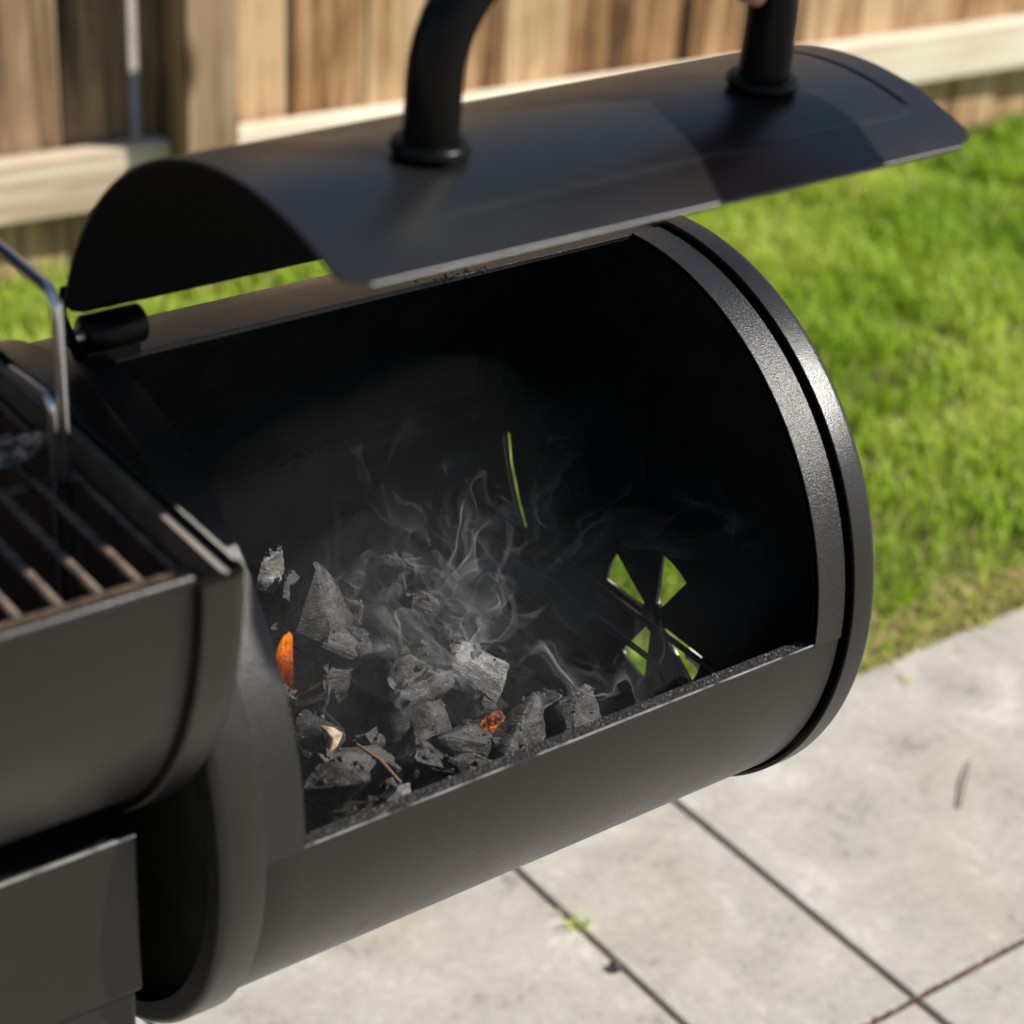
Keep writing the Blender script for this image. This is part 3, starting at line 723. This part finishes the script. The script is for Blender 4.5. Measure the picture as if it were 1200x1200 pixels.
def place(o, px, py, z, rot):
    P = onz(px, py, z); o.location = P; o.rotation_euler = rot; return P
GRP = "lumps of charcoal heaped in the firebox"
PL = "small black charcoal lump in the bed beneath the larger lumps"
# px, py, z, half-width px, half-height px, roll in the picture (deg), label, material
C = [
 (372, 703, -.030, 32, 45, 12, "broad flat grey slab of charcoal standing upright at the back of the heap", 'coal', 1),
 (318, 668, -.028, 16, 20, 0, "small ashy grey lump of charcoal beside the upright flat slab", 'ashcoal', 0),
 (340, 700, -.045, 15, 24, 0, "dark narrow charcoal lump wedged between the ashy lump and the upright slab", 'coal', 0),
 (408, 722, -.045, 16, 20, 0, "dark pitted charcoal lump touching the side of the upright slab", 'coal', 0),
 (405, 760, -.058, 34, 18, -8, "flat dark charcoal piece lying at the foot of the upright slab", 'coal', 0),
 (470, 800, -.034, 50, 44, 30, "largest charcoal lump, broad and angular, under the thickest smoke", 'coal', 1),
 (502, 722, -.040, 28, 30, -20, "upright charcoal lump behind the largest lump, half veiled by smoke", 'coal', 0),
 (520, 752, -.046, 22, 30, -30, "tall narrow charcoal lump leaning on the back of the largest lump", 'coal', 0),
 (556, 786, -.048, 32, 20, -28, "charcoal lump with a shiny silvery broken facet behind the ember", 'ashcoal', 0),
 (577, 767, -.058, 11, 10, 0, "tiny round charcoal nugget behind the silvery faced lump", 'coal', 0),
 (602, 850, -.052, 32, 38, 0, "rounded charcoal lump with a glowing orange ember on its side", 'coal', 0),
 (640, 824, -.060, 20, 15, -15, "small blocky charcoal lump between the ember lump and the striped lump", 'coal', 0),
 (668, 838, -.056, 30, 24, 22, "striped charcoal lump split by a crack, at the end of the heap towards the vent", 'coal', 0),
 (692, 818, -.068, 24, 20, 0, "shaded black charcoal lump just beyond the striped lump", 'coal', 0),
 (541, 868, -.052, 31, 17, -5, "flat dark charcoal chunk lying beside the glowing lump", 'coal', 0),
 (507, 901, -.044, 32, 30, 28, "square grey charcoal block with fine straight grain by the front edge", 'coal', 1),
 (551, 896, -.064, 24, 14, 0, "low charcoal piece between the grained block and the ember lump", 'coal', 0),
 (497, 842, -.050, 26, 28, 35, "charcoal wedge between the largest lump and the grained block", 'coal', 0),
 (360, 826, -.050, 26, 22, 10, "layered charcoal lump between the flame and the pale wood patch", 'coal', 0),
 (372, 862, -.046, 26, 24, 0, "charcoal lump with a pale unburnt wood patch", 'coal', 0),
 (360, 886, -.062, 20, 18, 0, "dull charcoal lump under the one with the pale wood patch", 'coal', 0),
 (414, 838, -.054, 14, 21, -20, "narrow upright charcoal lump between the largest lump and the layered one", 'coal', 0),
 (432, 870, -.052, 14, 12, 0, "small knobbly round charcoal nugget above the twig", 'coal', 0),
 (420, 900, -.056, 42, 18, -14, "broad pitted charcoal lump under the twig", 'coal', 0),
 (391, 927, -.044, 38, 29, -12, "big smooth black charcoal lump beside the end band next to the cooking chamber", 'coal', 1),
 (463, 936, -.056, 20, 11, 18, "small ridged ashy charcoal chip by the front edge", 'ashcoal', 0),
 (396, 956, -.060, 42, 11, 14, "thin charcoal slab lying under the big smooth black lump", 'coal', 0),
 (446, 655, -.040, 20, 26, 0, "charcoal lump furthest back in the heap, blurred by smoke", 'coal', 0),
 (432, 704, -.048, 22, 26, 15, "smoky charcoal lump between the upright slab and the leaning one", 'coal', 0),
 (330, 640, -.055, 18, 18, 0, PL, 'coal', 0),
 (470, 700, -.062, 24, 22, 0, PL, 'coal', 0),
 (440, 770, -.066, 26, 24, 0, PL, 'coal', 0),
 (530, 820, -.066, 30, 26, 0, PL, 'coal', 0),
 (590, 800, -.072, 22, 20, 0, PL, 'coal', 0),
 (620, 880, -.074, 26, 18, 0, PL, 'coal', 0),
 (470, 880, -.072, 28, 24, 0, PL, 'coal', 0),
 (400, 800, -.070, 26, 26, 0, PL, 'coal', 0),
 (350, 790, -.070, 24, 26, 0, PL, 'coal', 0),
 (340, 860, -.072, 24, 26, 0, PL, 'coal', 0),
 (440, 930, -.072, 28, 18, 0, PL, 'coal', 0),
 (380, 985, -.070, 26, 12, 10, PL, 'coal', 0),
 (520, 930, -.074, 26, 14, 0, PL, 'coal', 0),
 (360, 730, -.068, 24, 26, 0, PL, 'coal', 0),
 (650, 860, -.076, 22, 12, 0, PL, 'coal', 0),
 (560, 830, -.074, 22, 20, 0, PL, 'coal', 0),
 (610, 815, -.078, 18, 16, 0, PL, 'coal', 0),
]
rf = random.Random(5)
while len(C) < 84:                     # the bed of smaller lumps under and between the big ones
    x_, y_, z_ = rf.uniform(-.085, .165), rf.uniform(-.135, .115), rf.uniform(-.080, -.062)
    if x_ > .165 - max(0, y_ + .06) * .75: continue
    if sqrt(y_ * y_ + z_ * z_) > .150: continue
    d_ = np.array([x_, y_, z_]) - CAM; zz = float(d_ @ FWD)
    C.append((600 + FPX * float(d_ @ RGT) / zz, 600 - FPX * float(d_ @ UPV) / zz, z_, rf.uniform(15, 27), rf.uniform(14, 24), rf.uniform(-40, 40), PL, 'coal', 0))
PB = "black charcoal lump in the raised back corner of the heap by the end wall"
while len(C) < 104:
    x_, y_, z_ = rf.uniform(-.085, .085), rf.uniform(.005, .115), rf.uniform(-.066, -.044)
    if sqrt(y_ * y_ + z_ * z_) > .142: continue
    d_ = np.array([x_, y_, z_]) - CAM; zz = float(d_ @ FWD)
    C.append((600 + FPX * float(d_ @ RGT) / zz, 600 - FPX * float(d_ @ UPV) / zz, z_, rf.uniform(17, 28), rf.uniform(15, 25), rf.uniform(-40, 40), PB, 'coal', 0))
Bc = Matrix(((RGT[0], UPV[0], -FWD[0]), (RGT[1], UPV[1], -FWD[1]), (RGT[2], UPV[2], -FWD[2])))
coal_at = []
for i, (px, py, z, hw, hh_, rl, lab, mk, fl_) in enumerate(C):
    P = onz(px, py, z); dep = float((P - CAM) @ FWD); s_ = dep / FPX
    kk = 1.27 if i < 29 else 1.12; a, c = hw * s_ * kk, hh_ * s_ * kk; d_ = (a * c) ** .5 * (.75 if fl_ else 1.0)
    me = coal_mesh(100 + i * 7, a, c, d_, 1.0 if not fl_ else .8, bool(fl_))
    o = link("charcoal_lump", me, M[mk]); me.shade_smooth(); me.set_sharp_from_angle(angle=radians(28))
    o.location = P - np.array(FWD) * 0 
    rr = random.Random(i)
    o.rotation_euler = (Bc @ Matrix.Rotation(radians(rl), 3, 'Z') @ Matrix.Rotation(rr.uniform(-.35, .35), 3, 'X') @ Matrix.Rotation(rr.uniform(-.35, .35), 3, 'Y')).to_euler()
    tag(o, lab, "charcoal", GRP)
    coal_at.append(o)
# crumbs and chips lying on and between the lumps
from mathutils.bvhtree import BVHTree
bvv = []; bvp = []
for o in coal_at:
    mw = Matrix.Translation(o.location) @ o.rotation_euler.to_matrix().to_4x4(); i0 = len(bvv)
    bvv += [mw @ v_.co for v_ in o.data.vertices]; bvp += [tuple(i0 + i_ for i_ in p_.vertices) for p_ in o.data.polygons]
bvh = BVHTree.FromPolygons(bvv, bvp); cv = []; cf = []; rk = random.Random(77); cnt = 0
while cnt < 420:
    x_, y_ = rk.uniform(-.09, .18), rk.uniform(-.15, .12)
    hit, nr, _, _ = bvh.ray_cast(Vector((x_, y_, .1)), Vector((0, 0, -1)))
    if hit is None or (nr.z < .45): continue
    r_ = .0009 + .0042 * rk.random() ** 3.2; i0 = len(cv); cnt += 1
    dirs = [Vector((rk.gauss(0, 1), rk.gauss(0, 1), rk.gauss(0, 1))).normalized() for _ in range(8)]
    bmc = bmesh.new(); [bmc.verts.new(d_ * r_ * rk.uniform(.7, 1.2)) for d_ in dirs]
    hr_ = bmesh.ops.convex_hull(bmc, input=bmc.verts); bmc.verts.index_update()
    cv += [v_.co + hit + Vector((0, 0, r_ * .5)) for v_ in bmc.verts]; cf += [tuple(i0 + v_.index for v_ in f_.verts) for f_ in bmc.faces]; bmc.free()
crm = link("charcoal_crumbs", mesh(cv, cf), M['coal']); tag(crm, "small charcoal crumbs and chips scattered over the heap", "charcoal", kind="stuff")
# ember on the glowing lump and pale wood on another: small patches as parts
def patch(parent, name, px, py, w, h, m, seed, push):
    o = parent; P = np.array(o.location); dep = float((P - CAM) @ FWD)
    c = CAM + ray(px, py) * ((dep - push) / float(ray(px, py) @ FWD)); s_ = dep / FPX
    me = coal_mesh(seed, w * s_, h * s_, (w * h) ** .5 * s_ * .6, .8, False, 3)
    q = bpy.data.objects.new(name, me); me.materials.append(m); me.shade_smooth(); me.set_sharp_from_angle(angle=radians(28)); col.objects.link(q)
    wm = Matrix.Translation(Vector(c)) @ Bc.to_4x4()
    pmx = Matrix.Translation(o.location) @ o.rotation_euler.to_matrix().to_4x4()
    q.parent = o; q.matrix_local = pmx.inverted() @ wm
    return q
patch(coal_at[10], "ember", 574, 847, 20, 16, M['ember'], 901, .013)
patch(coal_at[19], "pale_wood", 389, 866, 13, 15, M['palewood'], 902, .013)
# twig
t0 = onz(418, 872, -.030); t1 = onz(470, 918, -.036); tm = (t0 + t1) / 2 + np.array([.001, 0, .002])
tw = link("twig", tube([t0, tm, t1], .0011, 8, rs=[.0008, .0012, .001]), M['twig'], smooth=60); tag(tw, "thin reddish twig lying across the charcoal", "twig")
s0 = onz(378, 756, -.028); s1 = onz(440, 781, -.036)
sv = link("wood_splinter", tube([s0, (s0 + s1) / 2, s1], .003, 6, rs=[.0022, .0034, .0018]), M['coal'], smooth=30); tag(sv, "long thin charred splinter leaning between charcoal lumps", "splinter")
# ash clump on the cooking grate
m, nt, b = mat("pale_ash", (0.5, 0.46, 0.43), 0.95); v = objvec(nt)
nt.links.new(ramp(nt, noise(nt, 160, 5, 0.7, v).outputs[0], [(0.45, (0.05, 0.04, 0.03)), (0.62, (0.45, 0.34, 0.25))]).outputs[0], b.inputs['Base Color'])
me = coal_mesh(555, .024, .016, .007, 2.2, False, 3)
ac = link("ash_clump", me, m); ac.location = onz(16, 526, .189); ac.rotation_euler = (0, 0, .6); tag(ac, "pale grey crumbly ash clump on the cooking grate", "ash")
# flame
def flame_mesh(px, py0, py1, w, z, bend, seed):
    P = onz(px, py1, z); dep = float((P - CAM) @ FWD); s_ = dep / FPX; Hh = (py1 - py0) * s_
    v = []; f = []; sg, rows = 14, 22
    for j in range(rows + 1):
        t = j / rows; wd = w * s_ * (.30 + .85 * t) * (1 - t ** 4) ** .6 + .00005
        cx = bend * s_ * t ** 1.7 + .0012 * sin(t * 6 + seed)
        for k_ in range(sg):
            an = 2 * pi * k_ / sg; wob = 1 + .20 * sin(2 * an + 5 * t + seed)
            v.append(P + RGT * (cx + wd * cos(an) * wob) + UPV * (t * Hh) + FWD * (wd * .5 * sin(an) * wob))
    for j in range(rows):
        for k_ in range(sg): f.append((j * sg + k_, j * sg + (k_ + 1) % sg, (j + 1) * sg + (k_ + 1) % sg, (j + 1) * sg + k_))
    f.append(tuple(range(sg))[::-1]); f.append(tuple(rows * sg + k_ for k_ in range(sg)))
    return mesh(v, f)
fl_e = empty("flame", tuple(onz(334, 830, -.052)), "small orange flame licking up beside the end band next to the cooking chamber", "flame")
for args in ((331, 740, 834, 15, -.052, 8, 0.3),):
    link("tongue", flame_mesh(*args), M['flame'], fl_e, smooth=70)

# ================================================================== HAND on the handle
def skin_obj(name, verts, edges, rad, m, parent=None, root=0):
    me = bpy.data.meshes.new(name); me.from_pydata([tuple(map(float, q)) for q in verts], edges, []); me.materials.append(m)
    o = bpy.data.objects.new(name, me); col.objects.link(o)
    if parent: o.parent = parent; o.location = -Vector(parent.location)
    sk = o.modifiers.new("skin", 'SKIN'); sk.use_smooth_shade = True
    lay = me.skin_vertices[0].data
    for i_, r_ in enumerate(rad): lay[i_].radius = (r_, r_); lay[i_].use_root = (i_ == root)
    sb = o.modifiers.new("sub", 'SUBSURF'); sb.levels = 2; sb.render_levels = 2
    return o
def post_at(z):                    # axis of the right end of the handle at height z
    h = z - .356
    if h <= HB: return HX1, LY + (LR + h) * cos(radians(HA))
    s_ = min(1, (h - HB) / HR); return HX1 - HR * (1 - sqrt(1 - s_ * s_)), LY + (LR + h) * cos(radians(HA))
wrist = np.array([.228, -.222, .455])
person = empty("person", tuple(wrist), "bare hand gripping the lid handle at its bend, dark sleeve behind it", "person")
hv = [wrist]; he = []; hr = [.025]
def addv(p, r, par): hv.append(np.array(p)); hr.append(r); he.append((par, len(hv) - 1)); return len(hv) - 1
palm = addv([.208, -.208, .448], .024, 0)
for zf, r_f, zt_ in ((.4165, .0085, .4075), (.436, .0085, .428), (.4545, .009, .449), (.472, .0085, .470)):
    cx_, cy_ = post_at(zf)
    kn = addv([cx_ + .034, cy_ - .006, zf], r_f * 1.25, palm); par = kn
    for i_, (ad, rr_) in enumerate(((45, .027), (95, .0235), (150, .0225), (205, .0220), (222, .0215))):
        zz = zf + (zt_ - zf) * (i_ / 4); cx_, cy_ = post_at(zz)
        par = addv([cx_ + rr_ * cos(radians(ad)), cy_ + rr_ * sin(radians(ad)), zz], r_f * (1.05 - .06 * i_), par)
cx_, cy_ = post_at(.47)
par = addv([.196, -.226, .466], .013, palm); par = addv([cx_ + .012, cy_ - .028, .476], .0105, par); par = addv([cx_ - .012, cy_ - .025, .481], .009, par)
fore = addv([.243, -.2575, .470], .028, 0)
fore2 = addv([.2827, -.3606, .515], .036, fore); addv([.325, -.471, .563], .043, fore2)
hand = skin_obj("hand", hv, he, hr, M['skin'], person)
skin_obj("sleeve", [(.2405, -.251, .467), (.263, -.309, .4925), (.2827, -.3606, .515), (.306, -.42, .541), (.331, -.486, .570)], [(0, 1), (1, 2), (2, 3), (3, 4)], [.037, .040, .041, .045, .049], M['sleeve'], person)

# ================================================================== small litter
def litter(px0, py0, px1, py1, r, name, lab, cat, m, z=GZ + .003):
    a = onz(px0, py0, z); c = onz(px1, py1, z); mdl = (a + c) / 2 + np.array([.004, .003, .003])
    o = link(name, tube([a, mdl, c], r, 8, rs=[r * .5, r, r * .8]), m, smooth=60); tag(o, lab, cat)
litter(1137, 890, 1124, 946, .0013, "dry_stem", "thin dark dry stem lying alone on the big paver", "stem", M['litter'])
litter(714, 1131, 724, 1138, .004, "leaf_crumb", "tiny dark crumb beside the paver joint", "debris", M['litter'])
tp = onz(672, 1082, GZ)
vv = []; ff = []
for k_ in range(16):
    a = random.uniform(0, 2 * pi); L = random.uniform(.008, .022); w = .0009; o_ = np.array([tp[0] + random.uniform(-.006, .006), tp[1] + random.uniform(-.014, .014), GZ - .01])
    sd = np.array([-sin(a), cos(a), 0]) * w; dr = np.array([cos(a), sin(a), 0]); i0 = len(vv)
    vv += [o_ - sd, o_ + sd, o_ + dr * L * .5 + sd + [0, 0, .013 + L * .25], o_ + dr * L * .5 - sd + [0, 0, .013 + L * .25], o_ + dr * L + np.array([0, 0, .012 + L * .3])]
    ff += [(i0, i0 + 1, i0 + 2, i0 + 3), (i0 + 3, i0 + 2, i0 + 4)]
me = mesh(vv, ff); ca = me.color_attributes.new("tint", 'FLOAT_COLOR', 'POINT')
ca.data.foreach_set("color", np.tile(np.array([.75, .75, .75, 1], np.float32), len(vv)))
wd = link("weed_tuft", me, M['grass']); tag(wd, "tiny green weed tuft growing in the paver joint", "weed")

# ================================================================== SMOKE
# wisps: sheets of smoke carried from the coals by a swirling draught
def curl(p, f, off):
    e = .02; x, y, z = p[0] * f + off[0], p[1] * f + off[1], p[2] * f + off[2]; n_ = mnoise.noise
    ax = lambda x, y, z: n_((x, y, z)); ay = lambda x, y, z: n_((x + 31.7, y + 5.3, z - 11.1)); az = lambda x, y, z: n_((x - 17.9, y + 41.3, z + 23.7))
    return Vector((az(x, y + e, z) - az(x, y - e, z) - ay(x, y, z + e) + ay(x, y, z - e),
                   ax(x, y, z + e) - ax(x, y, z - e) - az(x + e, y, z) + az(x - e, y, z),
                   ay(x + e, y, z) - ay(x - e, y, z) - ax(x, y + e, z) + ax(x, y - e, z))) / (2 * e)
m = bpy.data.materials.new("smoke_wisp"); m.use_nodes = True; nt = m.node_tree
nt.nodes.remove(nt.nodes["Principled BSDF"])
att = N(nt, "ShaderNodeAttribute", attribute_name="veil"); spc = N(nt, "ShaderNodeSeparateColor"); nt.links.new(att.outputs["Color"], spc.inputs[0])
tra = N(nt, "ShaderNodeBsdfTransparent"); dif = N(nt, "ShaderNodeBsdfDiffuse"); dif.inputs[0].default_value = (.82, .84, .87, 1); trl = N(nt, "ShaderNodeBsdfTranslucent"); trl.inputs[0].default_value = (.82, .84, .87, 1)
m1 = N(nt, "ShaderNodeMixShader"); m1.inputs[0].default_value = .5; nt.links.new(dif.outputs[0], m1.inputs[1]); nt.links.new(trl.outputs[0], m1.inputs[2])
m2_ = N(nt, "ShaderNodeMixShader"); nt.links.new(spc.outputs[0], m2_.inputs[0]); nt.links.new(tra.outputs[0], m2_.inputs[1]); nt.links.new(m1.outputs[0], m2_.inputs[2])
nt.links.new(m2_.outputs[0], nt.nodes["Material Output"].inputs[0]); M['wisp'] = m
WV = []; WF = []; WA = []
SRC = [(540, 797, -.022, .016, 1.9), (548, 805, -.024, .010, 2.2), (530, 800, -.020, .022, 1.4), (520, 795, -.012, .030, 1.0), (475, 765, -.006, .034, 1.0), (440, 700, -.012, .040, .9), (505, 705, -.010, .040, 1.1), (590, 775, -.022, .034, .9),
       (560, 735, -.020, .040, 1.0), (470, 820, -.004, .030, .8), (640, 770, -.025, .040, .8), (530, 720, -.010, .045, 1.0), (400, 680, -.008, .040, .7), (600, 700, -.015, .050, .9), (650, 720, -.015, .050, .8), (720, 700, -.010, .050, .6),
       (480, 690, -.015, .045, 1.0), (550, 690, -.010, .05, 1.0), (800, 680, -.01, .05, .6), (430, 650, -.015, .045, .7), (760, 640, .0, .05, .9), (820, 620, .02, .05, .8), (700, 600, .0, .05, .8), (860, 640, .02, .04, .7), (620, 640, .0, .05, .9), (540, 650, .0, .05, .9), (460, 640, .0, .05, .9)]
SRC = [q + (0,) for q in SRC]
rw = random.Random(21)
for si, (px, py, z, wdt, st, soft_) in enumerate(SRC):
    c = Vector(onz(px, py, z)); an = rw.uniform(0, pi); dv = Vector((cos(an), sin(an), rw.uniform(-.3, .3)))
    ns, nt_ = 44, 90
    off = Vector((rw.uniform(0, 50), rw.uniform(0, 50), 7))
    P = [c + dv * (wdt * (k_ / (ns - 1) - .5)) for k_ in range(ns)]
    stre = [max(0, .40 + 1.1 * mnoise.noise((k_ * .21, si * 9.1, 0)) + .8 * mnoise.noise((k_ * .63, si * 4.1, 5))) for k_ in range(ns)]
    if soft_: stre = [.30 + .25 * mnoise.noise((k_ * .10, si * 9.1, 0)) for k_ in range(ns)]; dv = Vector((.9, .25 * (si % 3 - 1), 0)); P = [c + dv * (wdt * (k_ / (ns - 1) - .5)) for k_ in range(ns)]; nt_ = 70
    i0 = len(WV); dv0 = wdt / (ns - 1)
    for t in range(nt_):
        for k_ in range(ns):
            p_ = P[k_]
            sp = (P[min(k_ + 1, ns - 1)] - P[max(k_ - 1, 0)]).length / (2 * dv0 if 0 < k_ < ns - 1 else dv0)
            ed_ = sin(pi * k_ / (ns - 1)) ** (1.4 if soft_ else .7)
            tt = t / (nt_ - 1)
            inn = min(1, max(0, (.288 - p_.x) / .03)) * min(1, max(0, (.180 - sqrt(p_.y ** 2 + p_.z ** 2)) / .02))
            WV.append(tuple(p_)); WA.append(inn * min(.55, ((.24, 1.05, .72)[soft_]) * st * stre[k_] * ed_ * min(1, t / (20 if soft_ else 8)) * (1 - tt) ** 1.5 / max(.45, sp) ** .9))
        newP = []
        for p_ in P:
            v_ = Vector((.50, -.03, .20)) + (curl(p_, 15, off) * .50 + curl(p_, 42, off) * .50 + curl(p_, 85, off) * .30 if not soft_ else curl(p_, 7, off) * .28 + curl(p_, 24, off) * .12)
            q_ = p_ + v_ * .0019
            r_ = sqrt(q_.y ** 2 + q_.z ** 2)
            if r_ > .16 and (q_.z < 0 or q_.y > 0): q_.y *= .16 / r_; q_.z *= .16 / r_
            newP.append(q_)
        P = newP
    for t in range(nt_ - 1):
        for k_ in range(ns - 1):
            a_ = i0 + t * ns + k_
            if max(WA[a_], WA[a_ + 1], WA[a_ + ns], WA[a_ + ns + 1]) < .006: continue
            WF.append((a_, a_ + 1, a_ + ns + 1, a_ + ns))
me = mesh(WV, WF); ca = me.color_attributes.new("veil", 'FLOAT_COLOR', 'POINT')
wa = np.array(WA, np.float32); ca.data.foreach_set("color", np.stack([wa, wa, wa, np.ones_like(wa)], 1).ravel())
wo = link("smoke", me, M['wisp']); me.shade_smooth(); tag(wo, "curling pale wisps of smoke rising off the charcoal", "smoke", kind="stuff")
# even, thin haze of smoke hanging in the drum
def haze_blob(center, radii, dens, seed, lab):
    bm = bmesh.new(); bmesh.ops.create_icosphere(bm, subdivisions=4, radius=1)
    for v_ in bm.verts:
        k_ = 1 + .34 * mnoise.noise(v_.co * 1.6 + Vector((seed, 0, 0))) + .14 * mnoise.noise(v_.co * 4 + Vector((0, seed, 0)))
        q_ = Vector((v_.co.x * radii[0] * k_ + center[0], v_.co.y * radii[1] * k_ + center[1], v_.co.z * radii[2] * k_ + center[2]))
        q_.x = min(max(q_.x, -.112), .297); r_ = sqrt(q_.y ** 2 + q_.z ** 2)
        if r_ > .176: q_.y *= .176 / r_; q_.z *= .176 / r_
        v_.co = q_
    me = bpy.data.meshes.new("smoke"); bm.to_mesh(me); bm.free()
    m = bpy.data.materials.new("smoke_haze"); m.use_nodes = True; nt = m.node_tree; nt.nodes.remove(nt.nodes["Principled BSDF"])
    pv = N(nt, "ShaderNodeVolumePrincipled"); pv.inputs["Color"].default_value = (.94, .95, .97, 1); pv.inputs["Density"].default_value = dens
    nt.links.new(pv.outputs[0], nt.nodes["Material Output"].inputs["Volume"])
    o = link("smoke", me, m); tag(o, lab, "smoke", kind="stuff"); return o
haze_blob((.095, -.005, -.030), (.300, .230, .125), 0.13, 3.3, "thin grey smoke haze filling the open firebox")
haze_blob((.095, -.015, -.025), (.125, .090, .058), 0.24, 8.1, "denser grey smoke haze close above the charcoal")
